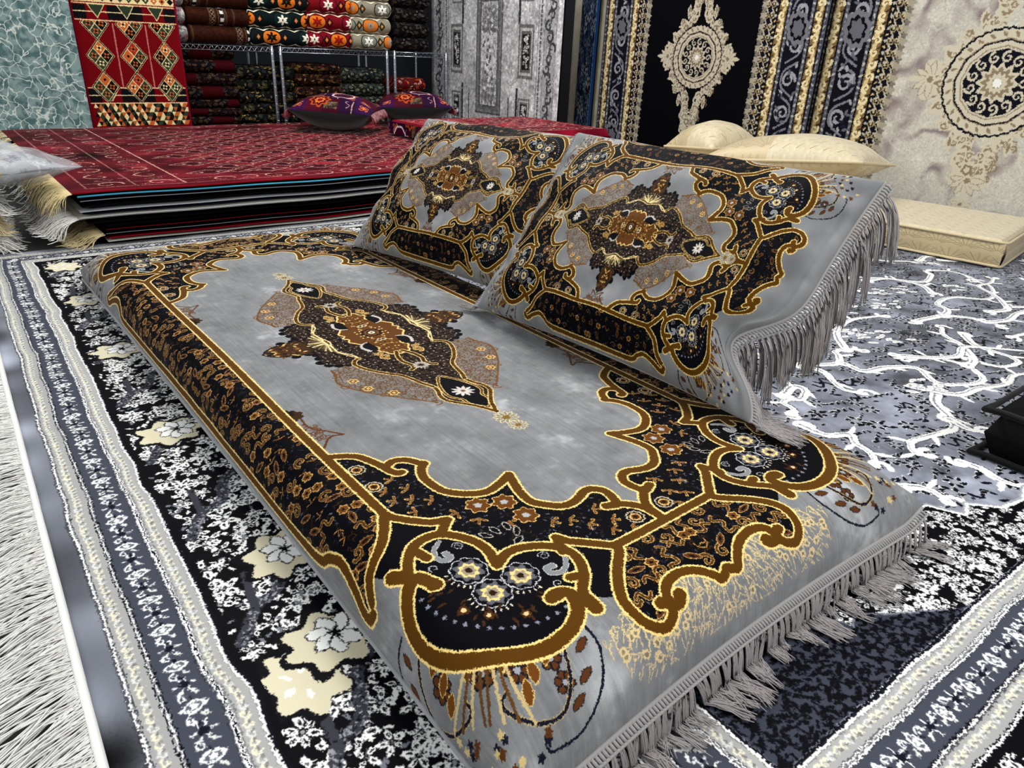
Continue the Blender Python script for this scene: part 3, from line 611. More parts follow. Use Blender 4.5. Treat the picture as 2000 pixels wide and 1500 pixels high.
def shelf_kilim(kind):
    """repeat of a folded flatweave, 0.40 x 0.24 m"""
    w, h = .4, .24; cv = Cv(0, 0, w, h, .0016, {'teal': (12, 22, 24), 'red': (110, 12, 22), 'beige': (132, 126, 108)}[kind]); C = (226, 216, 190)
    O = (206, 108, 30); K = (18, 14, 14); f2 = {'teal': (232, 226, 204), 'red': (236, 226, 204), 'beige': (232, 230, 220)}[kind]; g2 = {'teal': (14, 34, 34), 'red': (120, 14, 34), 'beige': (120, 122, 112)}[kind]
    for s in (0, 1):
        y0 = .125+(.07 if s else -.07)
        P = [(x*.05, y0+(.03 if x % 2 else -.012)*(1 if s else -1)) for x in range(-1, 10)]; cv.line(np.array(P), .013, C)
    cv.line(np.array([(0, .02), (w, .02)]), .01, {'teal': (30, 60, 60), 'red': (90, 80, 70), 'beige': (120, 110, 70)}[kind])
    def hexa(x, col, rim, cr):
        P = np.array([(x-.058, .125), (x-.034, .178), (x+.034, .178), (x+.058, .125), (x+.034, .072), (x-.034, .072)]); P = catmull(P, 4, True); cv.poly(P, col); cv.line(P, .006, rim, closed=True)
        for a in range(6): cv.leaf((x+.022*math.cos(a*1.047+.5), .125+.03*math.sin(a*1.047+.5)), .017, cr, a*1.047+.5, .45)
        cv.blob((x, .125), .02, cr, 4, .3); cv.leaf((x, .125), .012, (60, 70, 50), PI/2, .4)
    cr = {'teal': (24, 12, 10), 'red': (150, 16, 14), 'beige': (150, 130, 110)}[kind]
    hexa(.075, g2, K, f2); hexa(.245, O, K, cr)
    for x in (.16, .33): 
        for a, col in ((1., K if kind != 'beige' else (30, 44, 30)), (.62, (120, 30, 20) if kind == 'red' else (60, 44, 30)), (.42, (206, 130, 70))): cv.poly(np.array([(x-.024*a, .125), (x, .125-.045*a), (x+.024*a, .125), (x, .125+.045*a)]), col)
    return rough(cv.a, .6, 1.8, 9)

def plush_brown():
    cv = Cv(0, 0, .4, .24, .002, (44, 19, 10)); n = vnoise(cv.H, cv.W, 5, cv.rng); cv.a *= (1+.16*n)[..., None]; C = (150, 138, 118)
    for x in (.275, .305, .325, .36, .372): cv.line(np.array([(x, 0), (x, .24)]), .006, (82, 62, 44))
    for k in range(7): y = .02+k*.034; cv.line(np.array([(.29-.011, y), (.29, y+.017), (.29+.011, y), (.29, y-.017)]), .003, C, closed=True)
    for k in range(4): cv.poly(np.array([(.335, .02+k*.062), (.355, .02+k*.062), (.355, .05+k*.062), (.335, .05+k*.062)]), (200, 202, 200)); cv.poly(np.array([(.335, .05+k*.062), (.355, .05+k*.062), (.355, .08+k*.062), (.335, .08+k*.062)]), (20, 18, 18))
    cv.line(np.array([(.015, 0), (.015, .24)]), .012, (70, 46, 30))
    return rough(cv.a, .8, 1.8, 2)

def dark_florals(base, cols, seed, red=0.):
    cv = Cv(0, 0, .4, .24, .002, base); cv.rng = np.random.default_rng(seed); rng = cv.rng
    if red: cv.poly(np.array([(.4-red, 0), (.4, 0), (.4, .24), (.4-red, .24)]), (52, 4, 10))
    m = np.ones((cv.H, cv.W), np.float32)
    for X, Y in cv.spots(m, .03, .4):
        c = cols[int(rng.integers(len(cols)))]; k = rng.random(); a = rng.uniform(0, 6)
        if red and X > .4-red: continue
        if k < .4: cv.scroll((X, Y), .012, .004, c, a, 1.2)
        elif k < .7: cv.flower((X, Y), .012, [c, base, c], 6, a)
        else: cv.leaf((X, Y), .014, c, a, .4)
    return rough(cv.a, .9, 1.8, seed)

def motif_cushion():
    """purple and wine patchwork velvet, 0.5 x 0.5 m"""
    cv = Cv(0, 0, .5, .5, .002, (46, 8, 30)); rng = cv.rng; O = (206, 104, 46)
    for i in range(5):
        for j in range(5):
            x, y = i*.1, j*.1; k = (i*2+j*3) % 5; col = [(44, 12, 56), (60, 6, 22), (52, 14, 60), (34, 10, 40), (70, 10, 30)][k]
            cv.poly(np.array([(x, y), (x+.1, y), (x+.1, y+.1), (x, y+.1)]), col); c = (x+.05, y+.05)
            if k in (0, 2):
                for a in range(4): cv.scroll((c[0]+.018*math.cos(a*1.57+.78), c[1]+.018*math.sin(a*1.57+.78)), .015, .006, O, a*1.57, 1.1); 
                cv.blob(c, .014, O, 4, .4)
            elif k == 1:
                cv.poly(np.array([(x+.01, y+.01), (x+.06, y+.01), (x+.06, y+.09), (x+.01, y+.09)]), (100, 84, 60))
                for _ in range(24): cv.ess((x+rng.uniform(.01, .06), y+rng.uniform(.01, .09)), .008, .003, (30, 14, 24), rng.uniform(0, 3))
            elif k == 3: cv.line(np.array([(x, y+.02), (x+.1, y+.02)]), .006, (190, 150, 130)); cv.ess(c, .03, .004, (180, 140, 150), 0)
    th = np.linspace(0, 2*PI, 9)[:-1]+.39; R = np.stack([.2+.07*np.cos(th), .2+.07*np.sin(th)], 1); cv.poly(R, (60, 6, 34)); cv.line(R, .011, (226, 206, 206), closed=True)
    for c in [(.08, .32), (.36, .14)]: cv.flower(c, .06, [(170, 66, 20), (60, 6, 22), O, (110, 20, 20)], 8)
    return rough(cv.a, .8, 1.8, 12)

def scroll_panel(base, cols):
    cv = Cv(0, 0, .6, 1.5, .003, base); rng = cv.rng; m = np.ones((cv.H, cv.W), np.float32)
    n = vnoise(cv.H, cv.W, 20, rng); cv.a *= (1+.3*n)[..., None]
    for X, Y in cv.spots(m, .05, .5): cv.flower((X, Y), .026*rng.uniform(.5, 1.3), [cols[int(rng.integers(len(cols)))], base], 5, rng.uniform(0, 3), .3)
    cv.line(np.array([(.57, 0), (.57, 1.5)]), .09, (22, 52, 96)); cv.line(np.array([(.525, 0), (.525, 1.5)]), .006, (110, 150, 190))
    return rough(cv.a, 1.4, 2, 13)

def greek_top():
    cv = Cv(0, 0, .62, .65, .0016, (12, 12, 13)); cv.poly(np.array([(.07, .07), (.55, .07), (.55, .58), (.07, .58)]), (226, 222, 204))
    cv.line(np.array([(.075, .075), (.545, .075), (.545, .575), (.075, .575)]), .008, (14, 14, 16), closed=True); rng = cv.rng
    cv.line(np.array([(.066, .066), (.554, .066), (.554, .584), (.066, .584)]), .008, (226, 222, 204), closed=True)
    for k in range(9): cv.leaf((.1, .12+k*.05), .017, (14, 14, 16), .3, .6); cv.leaf((.13+k*.05, .55), .017, (14, 14, 16), 1.2, .6)
    for _ in range(80): cv.leaf((rng.uniform(.13, .5), rng.uniform(.12, .52)), .016, (16, 16, 18), rng.uniform(0, 3), .4)
    return rough(cv.a, .8, 1.8, 2)

def fan_height():
    """raised fan leaves of the cream brocade, 0.24 m repeat (a relief, not a colour)"""
    cv = Cv(0, 0, .24, .24, .001, (90, 90, 90))
    for (x, y), a in [((.06, .02), 1.57), ((.18, .02), 1.57), ((0, .14), 1.57), ((.12, .14), 1.57), ((.24, .14), 1.57)]:
        for k in range(9): 
            b = a+(k-4)*.3; P = [(x+r*math.cos(b+.25*(k-4)/4*r/.1), y+r*math.sin(b)) for r in (.02, .05, .08, .1)]; cv.line(np.array(P), (.003, .006), (220, 220, 220), sm=4)
    return cv.a
# ---------------------------------------------------------------- materials
def image_of(name, A):
    H, W = A.shape[:2]; im = bpy.data.images.new(name, W, H, alpha=False)
    px = np.ones((H, W, 4), np.float32); px[..., :3] = np.clip(A, 0, 1); im.pixels.foreach_set(px.ravel()); im.update(); im.pack(); return im
def nodes(name):
    m = bpy.data.materials.new(name); m.use_nodes = True; nt = m.node_tree; return m, nt, nt.nodes['Principled BSDF']
def srgb(c): return tuple((((v/255+.055)/1.055)**2.4 if v > 10 else v/255/12.92) for v in c)+(1,)
def add_bump(nt, b, scale, strength, dist, coord='UV', stretch=(1, 1, 1)):
    tc = nt.nodes.new('ShaderNodeTexCoord'); mp = nt.nodes.new('ShaderNodeMapping'); mp.inputs['Scale'].default_value = stretch
    no = nt.nodes.new('ShaderNodeTexNoise'); no.inputs['Scale'].default_value = scale; no.inputs['Detail'].default_value = 3
    bu = nt.nodes.new('ShaderNodeBump'); bu.inputs['Strength'].default_value = strength; bu.inputs['Distance'].default_value = dist
    nt.links.new(tc.outputs[coord], mp.inputs[0]); nt.links.new(mp.outputs[0], no.inputs[0]); nt.links.new(no.outputs[0], bu.inputs['Height']); nt.links.new(bu.outputs[0], b.inputs['Normal']); return no
def woven(name, A, sheen=.3, rough_=.8, gain=1., pile=900, strength=.25, vary=.0, vscale=(6, 40, 1)):
    """pile fabric in a woven design; vary = worn streaks of the pile"""
    m, nt, b = nodes(name); t = nt.nodes.new('ShaderNodeTexImage'); t.image = image_of(name, A); t.interpolation = 'Linear'; t.extension = 'REPEAT'
    b.inputs['Roughness'].default_value = rough_; b.inputs['Specular IOR Level'].default_value = .04;  b.inputs['Sheen Roughness'].default_value = .35
    src = t.outputs[0]
    if gain != 1:
        g = nt.nodes.new('ShaderNodeMix'); g.data_type = 'RGBA'; g.blend_type = 'MULTIPLY'; g.inputs[0].default_value = 1; g.inputs[7].default_value = (gain, gain, gain, 1); nt.links.new(src, g.inputs[6]); src = g.outputs[2]
    bw = nt.nodes.new('ShaderNodeRGBToBW'); ml_ = nt.nodes.new('ShaderNodeMath'); ml_.operation = 'MULTIPLY'; ml_.inputs[1].default_value = sheen*2.6; nt.links.new(src, bw.inputs[0]); nt.links.new(bw.outputs[0], ml_.inputs[0]); nt.links.new(ml_.outputs[0], b.inputs['Sheen Weight'])
    nt.links.new(src, b.inputs['Base Color']); add_bump(nt, b, pile, strength, .002); return m
def plain(name, col, rough_=.8, sheen=0., bump=None, spec=.2, metal=0., noise=None):
    m, nt, b = nodes(name); b.inputs['Base Color'].default_value = srgb(col); b.inputs['Roughness'].default_value = rough_; b.inputs['Specular IOR Level'].default_value = spec
    b.inputs['Sheen Weight'].default_value = sheen; b.inputs['Metallic'].default_value = metal
    no = add_bump(nt, b, *(bump or (60, .1, .002)), coord='Object')
    if noise:
        r = nt.nodes.new('ShaderNodeValToRGB'); r.color_ramp.elements[0].position = .3; r.color_ramp.elements[1].position = .7
        r.color_ramp.elements[0].color = srgb(col); r.color_ramp.elements[1].color = srgb(noise); n2 = nt.nodes.new('ShaderNodeTexNoise'); n2.inputs['Scale'].default_value = 14; n2.inputs['Detail'].default_value = 5
        tc = nt.nodes.new('ShaderNodeTexCoord'); nt.links.new(tc.outputs['Object'], n2.inputs[0]); nt.links.new(n2.outputs[0], r.inputs[0]); nt.links.new(r.outputs[0], b.inputs['Base Color'])
    return m

# ---------------------------------------------------------------- object helpers
def tag(o, label=None, cat=None, group=None, kind=None):
    for k, v in (('label', label), ('category', cat), ('group', group), ('kind', kind)):
        if v: o[k] = v
    return o
def empty(name, loc=(0, 0, 0), rz=0.):
    o = bpy.data.objects.new(name, None); COL.objects.link(o); o.location = loc; o.rotation_euler = (0, 0, rz); return o
def mesh_obj(name, V, F, mats, uv=None, fm=None, parent=None, smooth=True, mw=None):
    """uv: per-loop (n,2) or per-vertex; fm: material index per face"""
    me = bpy.data.meshes.new(name); me.from_pydata(np.asarray(V, float).tolist(), [], [list(map(int, f)) for f in F])
    for m in (mats if isinstance(mats, (list, tuple)) else [mats]): me.materials.append(m)
    if uv is not None:
        l = me.uv_layers.new(name='UVMap'); uv = np.asarray(uv, np.float32)
        if len(uv) != len(me.loops): 
            idx = np.empty(len(me.loops), np.int32); me.loops.foreach_get('vertex_index', idx); uv = uv[idx]
        l.data.foreach_set('uv', np.ascontiguousarray(uv, np.float32).ravel())
    if fm is not None: me.polygons.foreach_set('material_index', np.asarray(fm, np.int32))
    if smooth: me.polygons.foreach_set('use_smooth', np.ones(len(me.polygons), bool))
    me.update(); o = bpy.data.objects.new(name, me); COL.objects.link(o)
    if parent is not None: o.parent = parent
    if mw is not None: o.matrix_world = mw
    return o
def gridF(nu, nv, off=0, flip=False):
    i, j = np.meshgrid(np.arange(nu-1), np.arange(nv-1), indexing='ij'); a = (off+i*nv+j).ravel(); q = np.stack([a, a+nv, a+nv+1, a+1], 1)
    return q[:, ::-1] if flip else q
def boxes(bl):
    """list of (centre, size) -> V, F"""
    V, F = [], []
    for c, s in bl:
        o = len(V); 
        for x in (-.5, .5):
            for y in (-.5, .5):
                for z in (-.5, .5): V.append((c[0]+x*s[0], c[1]+y*s[1], c[2]+z*s[2]))
        F += [[o+k for k in f] for f in ((0, 1, 3, 2), (4, 6, 7, 5), (0, 4, 5, 1), (2, 3, 7, 6), (0, 2, 6, 4), (1, 5, 7, 3))]
    return V, F
def tubes(paths, n=6, closed=False):
    """paths: list of (points (k,3), radius or radii) -> V, F"""
    V, F = [], []; off = 0
    for P, r in paths:
        P = np.asarray(P, float); k = len(P); r = np.full(k, r) if np.isscalar(r) else np.asarray(r, float)
        T = np.gradient(P, axis=0); T /= np.linalg.norm(T, axis=1)[:, None]+1e-12
        up = np.where(np.abs(T[:, 2:3]) > .9, np.array([[1., 0, 0]]), np.array([[0, 0, 1.]])); A = np.cross(T, up); A /= np.linalg.norm(A, axis=1)[:, None]+1e-12; B = np.cross(T, A)
        th = np.arange(n)*2*PI/n; R = P[:, None]+r[:, None, None]*(np.cos(th)[None, :, None]*A[:, None]+np.sin(th)[None, :, None]*B[:, None])
        V.append(R.reshape(-1, 3)); i, j = np.meshgrid(np.arange(k-1), np.arange(n), indexing='ij'); a = off+i*n+j; b = off+i*n+(j+1) % n
        F += np.stack([a, b, b+n, a+n], -1).reshape(-1, 4).tolist()
        if n > 2 and k > 1: F.append([off+x for x in range(n)][::-1]); F.append([off+(k-1)*n+x for x in range(n)])
        off += k*n
    return np.concatenate(V), F
def slab(w, d, h, nu=40, nv=30, r=None, wave=None):
    """rounded slab, top and bottom sheets and a rounded edge; uv 0..1 over the top; wave(x,y) lifts it"""
    r = r or h/2; U = np.linspace(0, 1, nu); Vv = np.linspace(0, 1, nv); uu, vv = np.meshgrid(U, Vv, indexing='ij'); N = nu*nv
    x, y = uu*w, vv*d; e = np.minimum(np.minimum(x, w-x), np.minimum(y, d-y)); k = np.clip(e/r, 0, 1); up = h/2*np.sqrt(1-(1-k)**2)
    z0 = wave(x, y) if wave else 0*x
    V = np.concatenate([np.stack([x, y, h/2+up+z0], -1).reshape(-1, 3), np.stack([x, y, h/2-up+z0], -1).reshape(-1, 3)]); F = np.concatenate([gridF(nu, nv), gridF(nu, nv, N, True)])
    uv = np.stack([uu, vv], -1).reshape(-1, 2); return V, F, np.concatenate([uv, uv])
def edged(n, ends):
    """0..1 samples with extra rows close to the ends"""
    a = np.linspace(0, 1, n); return np.unique(np.concatenate([a, ends, 1-np.asarray(ends)]))
rnd = random.Random(4); nrg = np.random.default_rng(21)

# ---------------------------------------------------------------- camera
CAMR = [[0.7816694073289241, -0.6222591241829797, 0.04226720524330346], [-0.2356992957862588, -0.3574646373916709, -0.9036951228043133], [0.5774415811248012, 0.6964284711192329, -0.4260852086174986]]
cam = bpy.data.cameras.new('camera'); co = bpy.data.objects.new('camera', cam); COL.objects.link(co)
r0, r1, r2 = [Vector(r) for r in CAMR]; M = Matrix((r0, -r1, -r2)).transposed().to_4x4(); M.translation = Vector((-.623, -1.198, .654)); co.matrix_world = M
cam.sensor_fit = 'HORIZONTAL'; cam.sensor_width = 36.; cam.lens = 1388.4/2000*36; cam.clip_start = .02; SC.camera = co

# ---------------------------------------------------------------- room
m_floor = plain('dark floor', (46, 46, 48), .6, bump=(30, .1, .002), noise=(58, 57, 56)); m_wall = plain('dim wall paint', (30, 34, 42), .8, bump=(120, .1, .001)); m_wall2 = plain('wall paint', (52, 52, 56), .8, bump=(120, .1, .001))
V, F = boxes([((1.1, 1.0, -.05), (7.0, 8.4, .1))]); tag(mesh_obj('floor', V, F, m_floor, smooth=False), kind='structure')
V, F = boxes([((1.1, 4.75, 1.4), (7.0, .1, 2.8))]); tag(mesh_obj('wall_back', V, F, m_wall, smooth=False), kind='structure')
V, F = boxes([((3.95, 1.0, 1.4), (.1, 7.4, 2.8))]); tag(mesh_obj('wall_right', V, F, m_wall2, smooth=False), kind='structure')

# ---------------------------------------------------------------- floor rug
THR = -.028
rug = empty('floor_rug', (0, 0, 0), THR); tag(rug, 'large grey, black and white floral rug with white fringe under the velvet floor mattress', 'rug')
m_rug = woven('floor rug pile', rug_design(), .15, .6, 1., 1400, .2)
def rug_z(x, y):
    e = np.clip((-.40-x)/.1, 0, 1); e = e*e*(3-2*e); far = np.clip((1.25-y)/.3, 0, 1)
    return .006+e*far*(.005+.0045*np.sin(y*21+1.5*np.sin(y*6))+.002*np.sin(y*47+x*30))
w, d = RX1-RX0, RY1-RY0; U = np.unique(np.concatenate([np.linspace(0, .12, 40), np.linspace(.12, 1, 60)])); Vv = np.linspace(0, 1, 260); uu, vv = np.meshgrid(U, Vv, indexing='ij')
X, Y = RX0+uu*w, RY0+vv*d; Z = rug_z(X, Y); N = X.size
edge = (uu == 0) | (uu == 1) | (vv == 0) | (vv == 1)
top = np.stack([X, Y, Z], -1).reshape(-1, 3); bot = np.stack([X, Y, np.where(edge, Z-.004, np.minimum(Z-.004, .002))], -1).reshape(-1, 3)
uv = np.stack([uu, vv], -1).reshape(-1, 2); nu, nv = len(U), len(Vv)
ring = [i*nv for i in range(nu)]+[(nu-1)*nv+j for j in range(1, nv)]+[i*nv+nv-1 for i in range(nu-2, -1, -1)]+[j for j in range(nv-2, 0, -1)]
side = [[ring[k], ring[k]+N, ring[(k+1) % len(ring)]+N, ring[(k+1) % len(ring)]] for k in range(len(ring))]
mesh_obj('pile', np.concatenate([top, bot]), np.concatenate([gridF(nu, nv), gridF(nu, nv, N, True), np.array(side)]), m_rug, np.concatenate([uv, uv]), parent=rug)
m_frw = plain('white fringe yarn', (226, 226, 222), .75, .3, (200, .1, .001))
paths = []
for k in range(2600):
    y = -1.5+2.92*(k+rnd.random())/2600; z = float(rug_z(np.array(RX0), np.array(y))); L = rnd.uniform(.15, .24); s = rnd.uniform(-.75, -.15)+.15*math.sin(y*37); n = 6; P = []; lift = rnd.uniform(.002, .018); cz = rnd.uniform(-.02, .02)
    for i in range(n):
        t = i/(n-1); P.append((RX0+.002-L*t, y+s*L*t+cz*t*t+.006*math.sin(t*7+k), max(.0015, z*(1-t)+lift*math.sin(PI*min(1, t*1.15))*(1-.4*t)+.001+.004*rnd.random()*(t > .1))))
    paths.append((P, [.0011]*(n-1)+[.0005]))
V, F = tubes(paths, 3); fr = mesh_obj('fringe', V, F, m_frw, parent=rug); fr['label'] = 'long white fringe'; fr['kind'] = 'stuff'
V, F = tubes([([(RX0-.001, -1.55+k*.03, float(rug_z(np.array(RX0), np.array(-1.55+k*.03)))) for k in range(101)], .0055)], 6); mesh_obj('edge_binding', V, F, m_frw, parent=rug)

# ---------------------------------------------------------------- velvet floor mattress
cv = Cv(0, 0, 1.0, .45, .0006, VEL); velvet_design(cv); A = quad(cv.a); del cv
H, W = A.shape[:2]; g2 = np.random.default_rng(3)
n = np.repeat(vnoise(H, max(8, W//24), 3, g2), 24, 1)[:, :W]; n = np.pad(n, ((0, 0), (0, W-n.shape[1])), mode='edge') if n.shape[1] < W else n
wear = vnoise(H, W, 130, g2)*.5+vnoise(H, W, 40, g2)*.35+vnoise(H, W, 14, g2)*.25
fz = (np.abs(A[..., 0]-VEL[0]/255) < .012)[..., None]
A = np.where(fz, A*(1+.035*n+.09*wear+.22*np.clip(wear-.55, 0, 1)**1.0)[..., None], A); A = rough(A, 1.15, 2.0, 5)
m_mat = woven('velvet mattress cover', A, .35, .55, 1., 1500, .35); del A
m_vel = plain('plain grey velvet', (128, 129, 132), .6, .5, (90, .5, .004), noise=(150, 151, 154)); m_braid = plain('grey braid', (150, 147, 146), .8, .2, (300, .3, .001)); m_fring = plain('grey fringe yarn', (150, 144, 143), .95, .1, (300, .2, .001), .03)
mat = empty('floor_mattress', (0, 0, 0)); tag(mat, 'grey velvet floor mattress with black and gold medallion design and grey fringe, under two cushions', 'mattress')
ax, ay, zs, zt = .357, .93, .05, .131; AXR, AYN, AYF = .42, .908, .952
def prof(t, t0): 
    k = np.clip((np.abs(t)-t0)/(1-t0), 0, 1); return (1-k**2.4)**.5
TXA, TYA = .80, .885
def dense(t0, n): 
    a = np.linspace(-t0, t0, n); b = t0+(1-t0)*np.sin(np.linspace(0, PI/2, 18))[1:]; return np.concatenate([-b[::-1], a, b])
tx = dense(TXA, 40); ty = dense(TYA, 90); sx_ = lambda T: T*np.where(T < 0, ax, AXR); sy_ = lambda T: T*np.where(T < 0, AYN, AYF)
def arc(t, a, t0): 
    x = a(t); z = zs+(zt-zs)*prof(t, t0); s = np.concatenate([[0], np.cumsum(np.hypot(np.diff(x), np.diff(z)))]); return s-np.interp(0, t, s)
ux = arc(tx, sx_, TXA); uy = arc(ty, sy_, TYA)
TX, TY = np.meshgrid(tx, ty, indexing='ij'); hh = prof(TX, TXA)*prof(TY, TYA)
# seams pull in between the corners
GX = sx_(TX)*(1-.018*np.cos(TY*PI/2)*np.abs(TX)**6); GY = sy_(TY)*(1-.02*np.cos(TX*PI/2)*np.abs(TY)**10)
wr = .0022*np.sin(GY*9+2*np.sin(GX*5))*np.sin(GX*7+1)+.0045*np.exp(-((np.abs(TY)-.955)/.04)**2)*np.sin(GX*52+3*np.sin(GX*11))*(hh > .02)*(.35+np.clip(np.abs(TX)*1.3-.4, 0, 1))+.002*np.exp(-((np.abs(TX)-.95)/.05)**2)*np.sin(GY*38+2*np.sin(GY*9))*(hh > .02)
seam = zs+.02*np.clip(np.abs(TX)-.9, 0, 1)/.1*np.clip(np.abs(TY)-.95, 0, 1)/.05
Zt = seam+(zt-zs)*hh+wr*np.clip(hh*3, 0, 1); Zb = .008+(seam-.008)*(1-np.clip(hh*1.6, 0, 1)**.6)
UX, UY = np.meshgrid(ux, uy, indexing='ij'); uv = np.stack([.5-UY/2.0, .5+UX/.9], -1).reshape(-1, 2)
# bottom sheet and its side
top = np.stack([GX, GY, Zt], -1).reshape(-1, 3); bot = np.stack([GX*.985, GY*.992, Zb], -1).reshape(-1, 3); nu, nv = len(tx), len(ty); N = nu*nv
ring = [i*nv for i in range(nu)]+[(nu-1)*nv+j for j in range(1, nv)]+[i*nv+nv-1 for i in range(nu-2, -1, -1)]+[j for j in range(nv-2, 0, -1)]
side = np.array([[ring[k], ring[(k+1) % len(ring)], ring[(k+1) % len(ring)]+N, ring[k]+N] for k in range(len(ring))])[:, ::-1]
mesh_obj('cover', top, gridF(nu, nv), m_mat, uv, parent=mat)
mesh_obj('underside', np.concatenate([top, bot]), np.concatenate([gridF(nu, nv, N, True), side]), m_vel, parent=mat)
def seam_pt(u, sgn):      # u -1..1 across the short end sgn*ay
    x = float(sx_(np.array(u))); y = sgn*(AYF if sgn > 0 else AYN)*(1-.02*math.cos(u*PI/2)); return x, y, zs+.02*max(0, abs(u)-.9)/.1
def braid_and_fringe(parent, path, out, down, L, floor_z, width=.02, strands=13, seed=1, pitch=.0085, rad=.0011, hang=0.):
    """path: seam points; out: outward unit vectors; stitched braid, then tassels that fall and lie"""
    R = random.Random(seed); P = np.asarray(path, float); O = np.asarray(out, float); D = np.asarray(down, float)
    rail = P+O*width*.8+D*width*.55
    b = [(P+O*.001, .0032), (rail, .0024)]; seg = np.linalg.norm(np.diff(P, axis=0), axis=1); cum = np.concatenate([[0], np.cumsum(seg)]); n = int(cum[-1]/.0052)
    at = lambda A, s: np.array([np.interp(s, cum, A[:, k]) for k in range(3)])
    for k in range(n):
        s = (k+.5)*.0052; a = at(P, s); o = at(O, s); dn = at(D, s); s2 = min(cum[-1], s+.004)
        b.append(([a, a+o*width*.5+np.array([0, 0, .0022])+dn*width*.2, at(P, s2)+o*width*.8+dn*width*.55], .0021))
    V, F = tubes(b, 5); br = mesh_obj('fringe_braid', V, F, m_braid, parent=parent)
    fp = []; m = int(cum[-1]/pitch)
    for k in range(m):
        s = (k+.5)*pitch; a = at(rail, s); o = at(O, s); dn = at(D, s); tn = np.array([-o[1], o[0], 0]); sw = R.uniform(-.5, .5)*(1 if hang else .3)+.5*math.sin(k*.43+seed)*(1 if hang else .5); LL = L*R.uniform(.6, 1.15); cur = R.uniform(-.7, .7)*(1 if hang else .4); grv = R.uniform(.4, .7)
        for q in range(strands):
            p = a+tn*R.uniform(-.5, .5)*pitch*(1.1 if hang == 0 else .55)+np.array([0, 0, R.uniform(-.002, .002)]); pts = [p]; v = o*(.8-hang)+dn*(.35+hang)+tn*(sw*.6+R.uniform(-.16, .16)*(1 if hang else 2.6)); n2 = 7; st = LL*R.uniform(.8, 1.05)/n2
            for i in range(n2):
                v = v+np.array([0, 0, -grv])+tn*cur*.16+tn*R.uniform(-.05, .05)*(1 if hang else 2.2); v /= np.linalg.norm(v); p = p+v*st
                fz = floor_z(p) if callable(floor_z) else floor_z
                if p[2] < fz: p = np.array([p[0], p[1], fz+R.uniform(0, .004)]); v = v*np.array([1, 1, 0])+o*.25; v /= np.linalg.norm(v)+1e-9
                pts.append(p)
            fp.append((pts, [rad]*n2+[rad*.5]))
    V, F = tubes(fp, 3); f = mesh_obj('fringe', V, F, m_fring, parent=parent); f['label'] = 'grey tasselled fringe'; f['kind'] = 'stuff'; return f
for sgn in (-1, 1):
    us = np.linspace(-.985, .985, 60); pth = [seam_pt(u, sgn) for u in us]; o = [(u*.25*abs(u)**3, sgn, 0) for u in us]; o = [np.array(v)/np.linalg.norm(v) for v in o]
    braid_and_fringe(mat, pth, o, [(0, 0, -1)]*60, .085, .009, .013, 24, 5+sgn, .0115, .00085, hang=.32)
V, F = tubes([([((-ax if sx < 0 else AXR)*(1-.018*math.cos(t*PI/2)), t*(AYF if t > 0 else AYN), zs-.001) for t in np.linspace(-.99, .99, 80)], .003) for sx in (-1, 1)], 6); mesh_obj('piping', V, F, m_vel, parent=mat)

# ---------------------------------------------------------------- cushions
def cushion_grid(a, b, T, Tb, n=46, pinch=.09, pw=.5, wr=.004, seed=0, warp=None):
    s = np.sin(np.linspace(-PI/2, PI/2, n)); U, Vv = np.meshgrid(s, s, indexing='ij'); R = np.random.default_rng(seed); ph = R.uniform(0, 6, 8)
    prof2 = lambda t: np.clip(1-np.abs(t)**2.2, 0, 1)
    h = (prof2(U)*prof2(Vv))**pw
    x = a*U*(1-pinch*(1-Vv**2)*np.abs(U)**3); y = b*Vv*(1-pinch*(1-U**2)*np.abs(Vv)**3)
    e = (1-h)*h*4; ang = np.arctan2(Vv, U)
    w = wr*(np.sin(7*U+3*Vv+ph[0])*np.sin(5*Vv-2*U+ph[1])+.8*e*np.sin(ang*11+ph[2]+2*np.sin(3*U+ph[3])))*np.clip(h*2, 0, 1)
    f = np.stack([x, y, T*h+w], -1); g = np.stack([x, y, -Tb*h+w*.5], -1)
    if warp: f = warp(f, U, Vv); g = warp(g, U, Vv)
    return f, g, U, Vv
def cushion(root, f, g, U, Vv, mf, mb, uvs=(1, 1), front='front_cover', back='back_cover'):
    n = f.shape[0]; uv = np.stack([.5+U*uvs[0]/2, .5+Vv*uvs[1]/2], -1).reshape(-1, 2)
    a = mesh_obj(front, f.reshape(-1, 3), gridF(n, n), mf, uv, parent=root); b = mesh_obj(back, g.reshape(-1, 3), gridF(n, n, 0, True), mb, uv, parent=root); return a, b
cv = Cv(0, 0, .345, .245, .0005, VEL); velvet_design(cv, True); A = quad(cv.a); H, W = A.shape[:2]; wear = vnoise(H, W, 90, g2)*.5+vnoise(H, W, 30, g2)*.4
fz = (np.abs(A[..., 0]-VEL[0]/255) < .012)[..., None]; A = np.where(fz, A*(1.02+.10*wear)[..., None], A); A = rough(A, 1.1, 2.0, 5)
m_pil = woven('velvet cushion cover', A, .5, .5, 1., 900, .4); del A, cv
def frame(BL, BR, TL, TR):
    BL, BR, TL, TR = map(Vector, (BL, BR, TL, TR)); c = (BL+BR+TL+TR)/4; ex = ((BR-BL)+(TR-TL)).normalized(); ey = ((TL-BL)+(TR-BR)); ey = (ey-ex*ey.dot(ex)).normalized(); ez = ex.cross(ey)
    M = Matrix((ex, ey, ez)).transposed().to_4x4(); M.translation = c; return M, ((BR-BL).length+(TR-TL).length)/4, ((TL-BL).length+(TR-BR).length)/4
